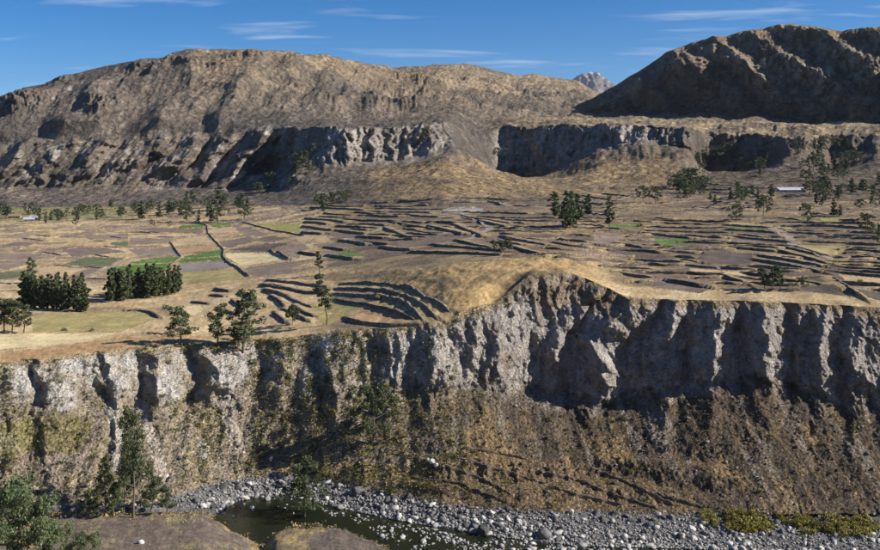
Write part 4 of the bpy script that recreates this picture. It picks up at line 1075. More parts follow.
def tree_proto(seed, kind, nleaf, leaf):
    """unit-height tree: returns trunk mesh, crown mesh"""
    rng = np.random.default_rng(seed)
    lean = rng.normal(size=2) * (.05 if kind != "row" else .015)
    zt = np.linspace(0, .93, 8)
    tp = np.stack([lean[0] * zt ** 1.5 + .012 * rng.normal(size=8).cumsum() * .6, lean[1] * zt ** 1.5 + .012 * rng.normal(size=8).cumsum() * .6, zt], 1)
    tp[0, :2] = 0
    vs, fs = [], []
    def add(v, f):
        o = len(vs); vs.extend(v); fs.extend([tuple(i + o for i in t) for t in f])
    r0 = {"open": .017, "row": .013, "wide": .024, "cone": .02, "slim": .012, "bush": .012}[kind]
    add(*tube(tp, np.linspace(r0, r0 * .2, 8), 6))
    cl = []
    nl = {"open": 15, "row": 20, "wide": 13, "cone": 30, "slim": 13, "bush": 12}[kind]
    lo = {"open": .2, "row": .03, "wide": .2, "cone": .06, "slim": .3, "bush": .05}[kind]
    for i in range(nl):
        h = lo + (.95 - lo) * (i + rng.random()) / nl
        base = np.array([np.interp(h, zt, tp[:, 0]), np.interp(h, zt, tp[:, 1]), h])
        a = i * 2.4 + rng.random()
        rel = (h - lo) / (.95 - lo)
        R = {"open": .20 * (1 - .55 * rel) * rng.uniform(.55, 1.2), "row": .125 * (1 - rel) ** .55 * (.55 + .45 * min(1, rel * 4)) * rng.uniform(.65, 1.2), "wide": .42 * math.sin(math.pi * (.25 + .65 * rel)) * rng.uniform(.6, 1.15),
             "cone": .27 * (1 - rel) ** .8 * rng.uniform(.75, 1.15) + .02, "slim": .10 * (1 - .5 * rel) * rng.uniform(.5, 1.3), "bush": .34 * math.sin(math.pi * (.3 + .6 * rel)) * rng.uniform(.6, 1.2)}[kind]
        up = {"open": .6, "row": 1.0, "wide": .45, "cone": .1, "slim": .5, "bush": .6}[kind]
        tip = base + np.array([math.cos(a) * R, math.sin(a) * R, R * up])
        midp = (base + tip) / 2 + np.array([0, 0, -.1 * R])
        add(*tube([base, midp, tip], [r0 * .4 * (1 - .6 * rel), r0 * .25 * (1 - .6 * rel), r0 * .08], 4))
        for t, rr in ((.55, .8), (1.0, 1.0), (1.1, .7)):
            cl.append((base + (tip - base) * t + rng.normal(size=3) * R * .2, rr * {"open": .062, "row": .05 * (1.1 - .6 * rel), "wide": .085, "cone": .05, "slim": .042, "bush": .1}[kind]))
    cl.append((np.array([tp[-1, 0], tp[-1, 1], .95]), .04))
    trunk = mk_mesh("trunk", vs, fs, "bark")
    wts = np.array([c[1] ** 2 for c in cl]); wts /= wts.sum()
    pick = rng.choice(len(cl), nleaf, p=wts)
    cc = np.array([c[0] for c in cl])[pick]; rr = np.array([c[1] for c in cl])[pick]
    g = rng.normal(size=(nleaf, 3)); g /= np.linalg.norm(g, axis=1)[:, None]; g *= (rng.random(nleaf) ** .45)[:, None] * 1.25
    g[:, 2] *= .85
    q = leaf_quads(cc + g * rr[:, None], leaf, rng)
    q[:, 2] = np.maximum(q[:, 2], 0.01)
    return trunk, q
PROTO = {}
def proto(key, seed, kind, nleaf, leaf, mat):
    tr, q = tree_proto(seed, kind, nleaf, leaf)
    f = np.arange(len(q)).reshape(-1, 4)
    PROTO.setdefault(key, []).append((tr, mk_mesh("crown", q, f, mat, shade=False)))
for s_ in range(4): proto("near", 10 + s_, "open", 4200, .030, "eucalyptus_leaf")
for s_ in range(2): proto("cone", 20 + s_, "cone", 3600, .034, "eucalyptus_leaf")
for s_ in range(4): proto("row", 30 + s_, "row", 2600, .055, "eucalyptus_leaf")
for s_ in range(4): proto("edge", 40 + s_, "open", 1700, .045, "eucalyptus_leaf")
for s_ in range(2): proto("wide", 50 + s_, "wide", 4200, .05, "dark_leaf")
for s_ in range(2): proto("slim", 54 + s_, "slim", 1300, .04, "dark_leaf")
for s_ in range(4): proto("far", 60 + s_, "open", 800, .075, "dark_leaf")
for s_ in range(3): proto("farwide", 70 + s_, "wide", 900, .085, "dark_leaf")
for s_ in range(3): proto("farrow", 76 + s_, "row", 800, .075, "dark_leaf")
for s_ in range(3): proto("young", 80 + s_, "bush", 2600, .05, "young_leaf")
def plant_tree(key, u, v, hpx, label, group=None, name="eucalyptus_tree", sx=1.0, cat="tree", p=None, var=None):
    p = at(u, v) if p is None else p
    if p is None: return
    pr = PROTO[key]; tr, cr_ = pr[(var if var is not None else random.randrange(len(pr))) % len(pr)]
    H = hpx * pxm(p)
    e = bpy.data.objects.new(name, None); COL.objects.link(e)
    e.location = (p[0], p[1], p[2] - .25); e.rotation_euler = (0, 0, random.random() * 6.28); e.scale = (H * sx, H * sx, H)
    e.empty_display_size = .1
    tag(e, label, cat, group)
    mk_obj("trunk", tr, e); mk_obj("crown", cr_, e)
    return e
for i, u_ in enumerate(np.linspace(24, 85, 16)):
    plant_tree("row", u_, 307 + i * .22 + random.uniform(-1, 1.5), random.uniform(25, 37), "dark eucalyptus in the short row at the far left", "eucalyptus row at the far left", sx=random.uniform(.85, 1.35))
    if i % 2: plant_tree("row", u_ - 2, 304, random.uniform(29, 34), "dark eucalyptus in the short row at the far left", "eucalyptus row at the far left", sx=random.uniform(.85, 1.35))
for i, u_ in enumerate(np.linspace(108, 179, 19)):
    plant_tree("row", u_, 302 - i * .48 + random.uniform(-1, 1), random.uniform(27, 37) - i * .2, "tall eucalyptus in the row before the bright green plots", "eucalyptus row before the green plots", sx=random.uniform(.75, 1.2))
    if i % 2: plant_tree("row", u_ + 3, 298 - i * .45, random.uniform(26, 34) - i * .2, "tall eucalyptus in the row before the bright green plots", "eucalyptus row before the green plots", sx=random.uniform(.75, 1.2))
for (u_, v_, h_, k_, sx_, lab) in [
    (4, 333, 36, "edge", 1.5, "bushy eucalyptus at the left frame edge beside the straw field"), (13, 334, 34, "edge", 1.4, "middle eucalyptus of the three at the left frame edge"), (24, 333, 28, "edge", 1.5, "lowest and rightmost eucalyptus of the three at the left frame edge"),
    (30, 284, 27, "edge", 1.0, "lone sparse tree standing behind the left eucalyptus row"),
    (182, 347, 42, "edge", 1.6, "leafy eucalyptus on the rim, leftmost of three"), (217, 346, 42, "edge", 1.5, "open eucalyptus on the rim, middle of three"), (243, 352, 62, "edge", 1.1, "tallest eucalyptus on the rim, rightmost of three"), (238, 350, 30, "edge", 1.5, "low bushy tree under the tallest rim eucalyptus"),
    (292, 325, 19, "wide", .9, "small round tree on the rim beside the curved terraces"), (326, 325, 54, "slim", 1.25, "slender tall eucalyptus at the edge of the curved terraces"), (319, 275, 25, "slim", 1.6, "narrow tree behind the top of the curved terraces"),
    (374, 442, 54, "wide", .95, "dark broad tree on the slope casting a long shadow"),
    (302, 522, 60, "near", 1.5, "bushy eucalyptus standing beside the dark river pool")]:
    plant_tree(k_, u_, v_, h_, lab, sx=sx_)
for (u_, v_, h_, k_, sx_, lab) in [
    (133, 518, 110, "near", .62, "tallest eucalyptus on the near bank with a leaning open crown"), (124, 517, 84, "near", .55, "second tall eucalyptus on the near bank, left of the tallest"), (105, 516, 62, "cone", .8, "dark pointed tree left of the tall near-bank eucalyptus"),
    (113, 517, 36, "near", 1.2, "short bushy tree at the foot of the dark pointed tree"), (150, 516, 40, "near", 1.2, "short leafy tree right of the tallest near-bank eucalyptus"), (166, 516, 30, "near", 1.2, "small leafy tree at the right end of the near-bank group"), (88, 517, 20, "wide", 1.2, "low dark bush left of the near-bank trees")]:
    plant_tree(k_, u_, v_, h_, lab, sx=sx_)
for (u_, v_, h_, lab) in [(6, 556, 78, "pale green young eucalyptus in the lower left corner"), (22, 562, 72, "second pale green sapling from the lower left corner"), (38, 560, 62, "third pale green sapling from the lower left corner"), (14, 545, 60, "pale sapling behind the lower left corner clump"),
                          (64, 562, 38, "small pale sapling beside the brown soil"), (80, 566, 34, "short pale sapling, second beside the brown soil"), (93, 564, 32, "rightmost pale sapling at the bottom edge"), (48, 566, 50, "pale sapling between the corner clump and the soil")]:
    plant_tree("young", u_, v_, h_, lab, name="eucalyptus_sapling", sx=.85)
# middle distance
for (u_, v_, h_, k_, sx_, lab) in [
    (557, 216, 26, "farrow", 1.8, "leftmost tree of the tall clump in the middle plain"), (566, 229, 40, "farrow", 1.3, "tallest tree of the clump in the middle plain"), (572, 227, 37, "farrow", 1.3, "second tallest tree of the middle plain clump"), (579, 219, 28, "farrow", 1.6, "tree on the right side of the middle plain clump"), (588, 214, 21, "farrow", 1.8, "shortest and rightmost tree of the middle plain clump"),
    (609, 227, 31, "farrow", 1.1, "single narrow tree right of the middle plain clump"), (643, 202, 16, "farwide", 1, "left round tree of the pair above the stepped plots"), (655, 203, 17, "farwide", 1, "right round tree of the pair above the stepped plots"),
    (502, 253, 14, "far", 1.5, "small tree behind the golden knoll, tallest of three"), (508, 253, 16, "far", 1.3, "pale small tree behind the golden knoll"), (496, 251, 11, "far", 1.6, "lowest small tree behind the golden knoll"),
    (737, 221, 17, "farwide", 1.1, "dark round tree above the long olive green field"), (763, 216, 19, "farwide", 1.1, "dark round tree left of the white shed"), (771, 197, 14, "farrow", 1.6, "narrow tree standing left of the shed roof"),
    (808, 224, 21, "farwide", .8, "dark tree above the olive yellow field"), (866, 236, 22, "farwide", .9, "dark round tree near the right frame edge"), (882, 247, 22, "farwide", .9, "dark tree cut by the right frame edge"), (833, 216, 19, "farrow", 1.3, "narrow tree right of the shed"), (840, 217, 12, "farrow", 1.5, "short narrow tree right of the shed"),
    (772, 291, 26, "far", 1.3, "tallest tree by the right rim"), (765, 289, 22, "far", 1.3, "left tree of the three by the right rim"), (781, 290, 22, "far", 1.4, "right tree of the three by the right rim"), (801, 290, 13, "farwide", 1, "small bush-like tree by the right rim"),
    (297, 166, 13, "farwide", 1, "round tree on the slope left of the grey bluff"), (424, 140, 13, "farwide", 1.2, "dark round tree on top of the grey bluff"), (427, 168, 8, "farwide", 1.2, "small tree below the grey bluff"), (75, 226, 8, "farwide", 1, "small tree at the far edge of the left plain"),
    (152, 226, 7, "farwide", 1, "round green tree at the back of the left plain"), (170, 227, 6, "farwide", 1, "smaller round tree at the back of the left plain")]:
    plant_tree(k_, u_, v_, h_, lab, sx=sx_, name="tree")
def grove(n, poly, h0, h1, label, group, keys=("far", "farwide", "farrow"), sx=1.3):
    us = [p[0] for p in poly]; vs_ = [p[1] for p in poly]; c = 0; k = 0
    while c < n and k < 4000:
        k += 1
        u_, v_ = random.uniform(min(us), max(us)), random.uniform(min(vs_), max(vs_))
        if in_poly(np.array([u_]), np.array([v_]), poly)[0]:
            plant_tree(random.choice(keys), u_, v_, random.uniform(h0, h1), label, group, name="tree", sx=sx * random.uniform(.8, 1.2)); c += 1
grove(15, [(138, 208), (195, 204), (195, 222), (138, 222)], 10, 20, "dark tree in the grove behind the left green plots", "grove behind the left plain")
grove(12, [(198, 208), (250, 206), (250, 223), (198, 223)], 10, 21, "dark tree in the grove at the foot of the spurs", "grove at the foot of the spurs")
grove(30, [(20, 214), (140, 208), (140, 216), (60, 226), (30, 226)], 7, 12, "small tree along the far left valley", "trees along the far left valley")
grove(6, [(-8, 214), (12, 214), (12, 222), (-8, 222)], 9, 16, "dark tree at the far left valley edge", "dark trees at the far left edge")
grove(9, [(292, 168), (312, 150), (318, 172), (298, 184)], 8, 14, "small dark tree on the slope beside the grey bluff", "trees beside the grey bluff")
grove(8, [(300, 214), (318, 205), (350, 198), (345, 206), (312, 218)], 9, 16, "dark tree on the bank above the middle plots", "trees above the middle plots")
grove(18, [(664, 186), (690, 182), (706, 196), (690, 200), (668, 193)], 10, 16, "dark tree in the group below the right alcove", "trees below the right alcove")
grove(20, [(690, 160), (735, 148), (745, 160), (720, 172), (700, 174)], 7, 12, "dark tree in the shaded right alcove", "trees in the shaded alcove")
grove(14, [(745, 165), (768, 162), (768, 178), (748, 178)], 8, 13, "dark tree on the shaded slope above the shed", "trees above the shed")
grove(30, [(792, 148), (850, 142), (866, 178), (806, 182)], 8, 15, "dark tree in the wood on the right hillside", "wood on the right hillside")
grove(26, [(800, 190), (884, 186), (884, 212), (806, 208)], 9, 16, "dark tree scattered right of the shed", "trees right of the shed")
grove(14, [(708, 196), (765, 192), (765, 206), (712, 206)], 8, 13, "small tree between the alcove and the shed", "small trees left of the shed")
grove(6, [(490, 150), (540, 168), (536, 180), (500, 172)], 6, 9, "tiny tree in the dark middle alcove", "trees in the middle alcove")
grove(7, [(250, 185), (292, 175), (292, 190), (262, 200)], 7, 12, "small tree at the foot of the dark spur", "trees at the foot of the dark spur")

# ------------------------------------------------------------------ buildings
def house(name, label, u, v, w, d, h, rise, rot, wallm, roofm, mono=False):
    p = at(u, v)
    e = bpy.data.objects.new(name, None); COL.objects.link(e); e.location = (p[0], p[1], p[2] - .4); e.rotation_euler = (0, 0, rot)
    tag(e, label, "building")
    hw, hd, t = w / 2, d / 2, .3
    zf, zb = (h, h + rise) if mono else (h, h)
    vs = [(-hw, -hd, 0), (hw, -hd, 0), (hw, hd, 0), (-hw, hd, 0), (-hw, -hd, zf), (hw, -hd, zf), (hw, hd, zb), (-hw, hd, zb)]
    fs = [(0, 1, 5, 4), (1, 2, 6, 5), (2, 3, 7, 6), (3, 0, 4, 7)]
    if not mono:
        vs += [(-hw, 0, h + rise), (hw, 0, h + rise)]
        me = bpy.data.meshes.new("wall"); me.from_pydata(vs, [], [(0, 1, 5, 4), (1, 2, 6, 9, 5), (2, 3, 7, 6), (3, 0, 4, 8, 7)])
    else:
        me = bpy.data.meshes.new("wall"); me.from_pydata(vs, [], fs)
    me.materials.append(MATS[wallm]); mk_obj("wall", me, e)
    o = .5
    if mono:
        a = [(-hw - o, -hd - o, zf - rise * o / d + .02), (hw + o, -hd - o, zf - rise * o / d + .02), (hw + o, hd + o, zb + rise * o / d + .02), (-hw - o, hd + o, zb + rise * o / d + .02)]
        rv = a + [(x_, y_, z_ + .15) for x_, y_, z_ in a]
        rf = [(0, 3, 2, 1), (4, 5, 6, 7), (0, 1, 5, 4), (1, 2, 6, 5), (2, 3, 7, 6), (3, 0, 4, 7)]
    else:
        s_ = rise / hd
        a = [(-hw - o, -hd - o, h - s_ * o), (hw + o, -hd - o, h - s_ * o), (hw + o, 0, h + rise), (-hw - o, 0, h + rise), (-hw - o, hd + o, h - s_ * o), (hw + o, hd + o, h - s_ * o)]
        rv = [(x_, y_, z_ + .02) for x_, y_, z_ in a] + [(x_, y_, z_ + .18) for x_, y_, z_ in a]
        rf = [(6, 7, 8, 9), (9, 8, 11, 10), (0, 3, 2, 1), (3, 4, 5, 2), (0, 1, 7, 6), (4, 10, 11, 5), (0, 6, 9, 3), (3, 9, 10, 4), (1, 2, 8, 7), (2, 5, 11, 8)]
    me = bpy.data.meshes.new("roof"); me.from_pydata(rv, [], rf); me.materials.append(MATS[roofm]); mk_obj("roof", me, e)
    for k, fx in enumerate((-.3, .25)):
        x0 = w * fx; dw, dh = (1.0, 2.0) if k == 0 else (1.4, 1.0); z0 = .4 if k == 0 else 1.2
        bv = [(x0 - dw / 2, -hd - .06, z0), (x0 + dw / 2, -hd - .06, z0), (x0 + dw / 2, -hd - .06, z0 + dh), (x0 - dw / 2, -hd - .06, z0 + dh), (x0 - dw / 2, -hd + .1, z0), (x0 + dw / 2, -hd + .1, z0), (x0 + dw / 2, -hd + .1, z0 + dh), (x0 - dw / 2, -hd + .1, z0 + dh)]
        me = bpy.data.meshes.new("door" if k == 0 else "window"); me.from_pydata(bv, [], [(0, 1, 2, 3), (1, 5, 6, 2), (3, 2, 6, 7), (4, 0, 3, 7), (0, 4, 5, 1)])
        me.materials.append(MATS["bark"]); mk_obj("door" if k == 0 else "window", me, e)
house("shed", "long low shed with a pale metal roof below the wooded right hillside", 791, 193, 21.5, 6, 2.3, 1.6, .05, "shed_wall", "metal_roof", True)
house("farmhouse", "small house with a pale grey roof in the far left valley, nearest of three", 29, 221.5, 9, 6, 2.6, 1.6, .3, "adobe", "metal_roof")
house("farmhouse", "small pale-roofed house in the far left valley, rightmost of three", 35, 219, 9, 6, 2.6, 1.6, -.2, "adobe", "metal_roof")
house("farmhouse", "small brown house in the far left valley, leftmost of three", 15, 218, 11, 6, 2.6, 1.8, .1, "adobe", "adobe")

# ------------------------------------------------------------------ boulders
def ico(sub=1):
    t = (1 + 5 ** .5) / 2
    v = [(-1, t, 0), (1, t, 0), (-1, -t, 0), (1, -t, 0), (0, -1, t), (0, 1, t), (0, -1, -t), (0, 1, -t), (t, 0, -1), (t, 0, 1), (-t, 0, -1), (-t, 0, 1)]
    v = [np.array(p) / np.linalg.norm(p) for p in v]
    f = [(0, 11, 5), (0, 5, 1), (0, 1, 7), (0, 7, 10), (0, 10, 11), (1, 5, 9), (5, 11, 4), (11, 10, 2), (10, 7, 6), (7, 1, 8), (3, 9, 4), (3, 4, 2), (3, 2, 6), (3, 6, 8), (3, 8, 9), (4, 9, 5), (2, 4, 11), (6, 2, 10), (8, 6, 7), (9, 8, 1)]
    for _ in range(sub):
        mid_, nf = {}, []
        def m(a, b_):
            k = (min(a, b_), max(a, b_))
            if k not in mid_:
                p = v[a] + v[b_]; v.append(p / np.linalg.norm(p)); mid_[k] = len(v) - 1
            return mid_[k]
        for a, b_, c in f:
            ab, bc, ca = m(a, b_), m(b_, c), m(c, a)
            nf += [(a, ab, ca), (b_, bc, ab), (c, ca, bc), (ab, bc, ca)]
        f = nf
    return np.array(v), np.array(f)
def rock_mesh(seed, mat, sub=1):
    r = np.random.default_rng(seed); v, f = ico(sub)
    v = v.copy()
    for _ in range(7):                                    # chip flat facets off
        d = r.normal(size=3); d /= np.linalg.norm(d); k = r.uniform(.5, .85)
        e = v @ d; v -= np.where(e > k, e - k, 0)[:, None] * d
    v *= (1 + .07 * r.normal(size=len(v)))[:, None]; v *= np.array([1, r.uniform(.7, 1), r.uniform(.55, .8)])
    return mk_mesh("boulder", v, f, mat, shade=False)
ROCKS = {m_: [rock_mesh(400 + i, m_, 1) for i in range(6)] for m_ in ("pale_boulder", "dark_boulder")}
BIGROCK = [rock_mesh(420 + i, "dark_boulder", 2) for i in range(3)]
def wet(p, u, v):       # stones in the channel stand up to the water surface
    if p is not None and p[2] < -102.35:
        d = 102.3 * FPX / (v - HV)
        return np.array([(u - 440) / FPX * d, d, -102.4])
    return p
def boulder(u, v, rpx, mat, label, group=None, big=False, sink=.25):
    p = wet(at(u, v), u, v)
    if p is None: return
    r = rpx * pxm(p)
    o = mk_obj("boulder", random.choice(BIGROCK if big else ROCKS[mat]), label=label, cat="boulder", group=group)
    o.location = (p[0], p[1], p[2] + r * (.5 - sink)); o.scale = (r * random.uniform(.85, 1.25), r * random.uniform(.8, 1.1), r * random.uniform(.75, 1.05))
    o.rotation_euler = (random.uniform(-.4, .4), random.uniform(-.4, .4), random.random() * 6.28)
    return o
for (u_, v_, r_, m_, lab) in [(357, 493, 8, "dark_boulder", "big dark grey boulder on the far river shore"), (482, 534, 9, "dark_boulder", "large grey boulder at the water's edge, left of the similar one"), (545, 536, 9, "dark_boulder", "large grey boulder at the water's edge, right of the similar one")]:
    boulder(u_, v_, r_, m_, lab, big=True)
for (u_, v_, r_, lab) in [(432, 463, 4.5, "white rock on the slope above the river, largest of its cluster"), (437, 466, 3.5, "white rock at the right of the slope cluster"), (427, 461, 3, "small white rock at the left of the slope cluster"), (267, 500, 4.5, "pale boulder at the back of the dark pool"), (141, 543, 4, "pale rock lying on the brown near-bank soil")]:
    boulder(u_, v_, r_, "pale_boulder", lab)
def shore(u):
    return np.interp(u, U, vD), np.interp(u, U, vE)
R2 = np.random.default_rng(77)
cand = []
while len(cand) < 8200:
    u_ = R2.uniform(60, 990); vd_, ve_ = shore(u_)
    t = R2.random()
    if t < .72:
        v_ = ve_ + (vd_ - ve_) * R2.random() ** .8 * 1.1 - 3 * R2.random() * (R2.random() < .3)
        if u_ < 330 and v_ > np.interp(u_, [0, 205, 232, 262, 275, 345], [508, 508, 518, 538, 518, 516]): continue
        pale = .35 + .4 * (v_ - ve_) / max(4, vd_ - ve_) * 1.0
        sz = R2.gamma(1.2, .72) + .35
    else:
        if u_ < 318 or u_ > 640: 
            if R2.random() < .8: continue
        v_ = vd_ + (552 - vd_) * R2.random() ** 1.2
        if u_ < 400 and v_ > np.interp(u_, [0, 205, 232, 262, 275, 345, 400], [508, 508, 518, 538, 518, 516, 548]): continue
        pale = .92; sz = R2.gamma(2.0, .5) + .6
        if pn2(np.array([u_ * .045]), np.array([v_ * .12]), 351)[0] < -.05: continue
    cand.append((sz, u_, v_, R2.random() < pale))
cand.sort(key=lambda c: -c[0])
vis_ = [c for c in cand if c[1] < 890]
for sz, u_, v_, pl in vis_[:292]:
    sz = min(sz, 4.6)
    zn = "beside the dark pool" if u_ < 300 else "in the channel right of the pool" if u_ < 450 else "on the middle river bed" if u_ < 640 else "on the gravel below the yellow thicket"
    sn = ("large " if sz > 2.6 else "small ") + ("pale grey" if pl else "dark grey")
    boulder(u_, v_, sz, "pale_boulder" if pl else "dark_boulder", f"{sn} boulder {zn}", f"{sn} boulders {zn}")
iv, if_ = ico(0)
def joined(cands, mat, name, label):
    V_, F_, n = [], [], 0
    for sz, u_, v_, pl in cands:
        p = wet(at(u_, v_), u_, v_)
        if p is None: continue
        r = sz * pxm(p)
        q = iv * (1 + .22 * R2.normal(size=(12, 1))) * np.array([r * R2.uniform(.8, 1.3), r, r * .75])
        V_.append(q + p + np.array([0, 0, r * .3])); F_.append(if_ + n); n += 12
    mk_obj(name, mk_mesh(name, np.concatenate(V_), np.concatenate(F_), mat, shade=False), label=label, cat="stones", kind="stuff")
rest = [(min(c[0], 1.6), *c[1:]) for c in vis_[292:] + [c for c in cand if c[1] >= 890]]
for _ in range(900):
    u_ = R2.uniform(310, 700); vd_, ve_ = shore(u_); v_ = vd_ - 3 + (556 - vd_) * R2.random()
    if u_ < 400 and v_ > np.interp(u_, [300, 345, 400], [516, 516, 548]): continue
    if pn2(np.array([u_ * .03]), np.array([v_ * .1]), 353)[0] > -.1: rest.append((R2.gamma(1.6, .4) + .35, u_, v_, R2.random() < .85))
extra = []
for _ in range(6600):
    u_ = R2.uniform(60, 990); vd_, ve_ = shore(u_)
    if u_ < 215: continue
    extra.append((R2.uniform(.3, .75), u_, ve_ - 2 + (vd_ - ve_ + 3) * R2.random(), R2.random() < .5))
joined([c for c in rest + extra if c[3]], "pale_boulder", "river_stones", "pale stones strewn along the river channel")
joined([c for c in rest + extra if not c[3]], "dark_boulder", "river_gravel", "dark stones strewn along the river channel")

scree = []
while len(scree) < 3600:
    u_ = R2.uniform(-10, 895); vf_, ve_ = np.interp(u_, U, vF), np.interp(u_, U, vE)
    scree.append((R2.gamma(1.6, .28) + .3, u_, vf_ - 6 + (ve_ - vf_ + 6) * R2.random(), R2.random() < (.6 if u_ < 480 else .4)))
joined([c for c in scree if c[3]], "scree_stone", "scree_stones", "pale stones scattered over the canyon scree")
joined([c for c in scree if not c[3]], "dark_boulder", "scree_rubble", "dark stones scattered over the canyon scree")

# ------------------------------------------------------------------ shrubs
def shrub_quads(seed, n, leaf):
    r = np.random.default_rng(seed)
    k = 5; cs = r.normal(size=(k, 3)) * np.array([.4, .4, .18]) + np.array([0, 0, .35])
    g = r.normal(size=(n, 3)); g /= np.linalg.norm(g, axis=1)[:, None]; g *= (.42 * r.random(n) ** .4)[:, None]
    q = leaf_quads(cs[r.integers(0, k, n)] + g, leaf, r, droop=-.3)
    q[:, 2] = np.maximum(q[:, 2], -.1)
    return q
def shrub_proto(mat, n, leaf, k, s0):
    out = []
    for i in range(k):
        q = shrub_quads(s0 + i, n, leaf); out.append(mk_mesh("foliage", q, np.arange(len(q)).reshape(-1, 4), mat, shade=False))
    return out
SH = {"yellow": shrub_proto("yellow_shrub_leaf", 260, .26, 4, 500), "scrub": shrub_proto("scrub_leaf", 90, .36, 4, 510), "green": shrub_proto("young_leaf", 120, .32, 3, 520), "dark": shrub_proto("eucalyptus_leaf", 120, .32, 3, 530)}
def shrub(kind, u, v, rpx, label, group, name="shrub"):
    p = at(u, v)
    if p is None: return
    r = rpx * pxm(p)
    o = mk_obj(name, random.choice(SH[kind]), label=label, cat="shrub", group=group)
    o.location = (p[0], p[1], p[2] - .05); o.scale = (r * random.uniform(.9, 1.2), r * random.uniform(.9, 1.2), r * random.uniform(.8, 1.3)); o.rotation_euler = (0, 0, random.random() * 6.28)
for i in range(88):
    u_ = random.choice([random.uniform(700, 882), random.uniform(800, 880), random.uniform(725, 765)])
    v_ = np.interp(u_, [700, 760, 820, 880], [520, 525, 529, 528]) + random.uniform(-9, 7)
    shrub("yellow", u_, v_, random.uniform(5, 9.5), "yellow-green shrub in the thicket below the right scarp", "yellow shrub thicket by the river")
for i in range(16):
    u_ = random.uniform(710, 880)
    shrub("green", u_, np.interp(u_, [700, 880], [518, 524]) + random.uniform(-3, 5), random.uniform(2.5, 4.5), "pale green shrub in the thicket below the right scarp", "pale shrubs in the thicket")
for (u_, v_) in [(392, 507), (418, 518), (437, 512), (462, 520), (575, 512), (640, 520), (655, 523), (690, 521), (520, 518)]:
    shrub("yellow", u_, v_, random.uniform(2, 3.2), "small yellow shrub on the river gravel", "small shrubs on the gravel")
for (u_, v_, k_, lab) in [(831, 265, "green", "bright green bush beside the grey lane"), (861, 283, "yellow", "yellow bush on the terrace right of the lane"), (379, 298, "yellow", "yellow bush in the curved terraces"), (395, 224, "green", "bright green bush in the middle plain"), (404, 228, "green", "smaller green bush in the middle plain"), (641, 226, "yellow", "yellow-green bush on the right terrace corner"), (93, 331, "dark", "dark bush on the straw field's edge, right of two"), (65, 331, "dark", "dark bush on the straw field's edge, left of two")]:
    shrub(k_, u_, v_, 4, lab, None)
# scrub over the canyon wall: the largest as individuals, the rest as one mass
def dens(u, v, kk):
    L_ = np.interp(u, [0, 230, 262, 400, 470, 560, 900], [.55, .6, 1.0, .9, .75, .35, .35])
    cl_ = np.interp(kk, [4.0, 4.05, 4.8, 5.1, 5.9, 6.0], [.2, 1, 1, .28, .3, .7])
    if 245 < u < 390: cl_ = max(cl_, .8)
    return L_ * cl_
cs_ = []
r0, r1 = ROW[4] + 1, ROW[6] - 1
R3 = np.random.default_rng(99)
clump = fbm(X[r0:r1] * .12, Z[r0:r1] * .16, 4, 361)
vis = ZI[(pv[r0:r1] / CELL).astype(int).clip(0, bh_ - 1), ((pu[r0:r1] + 120) / CELL).astype(int).clip(0, bw_ - 1)]
while len(cs_) < 17000:
    i = R3.integers(0, r1 - r0); j = R3.integers(20, NC - 20)
    u_ = UU[r0 + i, j]
    if u_ < -60 or u_ > 940: continue
    d_ = dens(u_, VB[r0 + i, j], KK[r0 + i, j]) * np.clip(.75 + 1.6 * clump[i, j], .08, 1.6)
    if R3.random() > d_: continue
    v_ = VB[r0 + i, j]
    if R3.random() < .85 and any(a <= u_ - (v_ - vt) * sl <= b_ and vt < v_ < vb for a, b_, vt, vb, sl in ((103, 117, 350, 480, .1), (134, 147, 398, 480, .28), (212, 228, 383, 455, .28))): continue
    cs_.append((R3.gamma(2.4, .42) + .5, r0 + i, j))
cs_.sort(key=lambda c: -c[0])
nI = 0
for sz, i, j in cs_[:600]:
    if nI >= 175 or not (-5 < pu[i, j] < 885): continue
    nI += 1
    k_ = R3.choice(["yellow", "scrub", "green", "dark"], p=[.3, .4, .12, .18]) if U[j] < 480 else R3.choice(["yellow", "scrub", "dark"], p=[.15, .7, .15])
    p = PF[i * NC + j]; r = min(sz, 3.8) * 1.15 * pxm(p)
    lab = {"yellow": "yellowish bush", "scrub": "dry olive-brown bush", "green": "pale green bush", "dark": "dark green bush"}[k_]
    zone_ = "on the left canyon slope" if U[j] < 300 else "on the middle canyon slope" if U[j] < 560 else "on the right scree slope"
    o = mk_obj("shrub", random.choice(SH[k_]), label=f"{lab} {zone_}", cat="shrub", group=f"{lab}es {zone_}")
    o.location = p - np.array([0, 0, .1]); o.scale = (r, r, r * random.uniform(.7, 1.1)); o.rotation_euler = (0, 0, random.random() * 6.28)
ROWQ = [shrub_quads(560 + i, 12, .5) for i in range(12)]
masses = {"yellow_shrub_leaf": [], "scrub_leaf": [], "eucalyptus_leaf": []}
for sz, i, j in cs_[330:]:
    p = PF[i * NC + j]; r = min(sz, 2.8) * (1.45 if U[j] < 480 else 1.15) * pxm(p)
    a = R3.random() * 6.28; ca_, sa_ = math.cos(a), math.sin(a)
    q = ROWQ[R3.integers(0, 12)] * r
    q = np.stack([q[:, 0] * ca_ - q[:, 1] * sa_, q[:, 0] * sa_ + q[:, 1] * ca_, q[:, 2] * .9], 1) + p
    pr_ = [.34, .44, .22] if U[j] < 480 else [.12, .78, .10]
    masses[R3.choice(list(masses), p=pr_)].append(q)
for m_, L_ in masses.items():
    q = np.concatenate(L_)
    nm_ = {"yellow_shrub_leaf": "yellow_scrub", "scrub_leaf": "dry_scrub", "eucalyptus_leaf": "green_scrub"}[m_]
    mk_obj(nm_, mk_mesh(nm_, q, np.arange(len(q)).reshape(-1, 4), m_, shade=False), label=f"low {nm_.replace('_', ' ')} covering the canyon slopes", cat="scrub", kind="stuff")

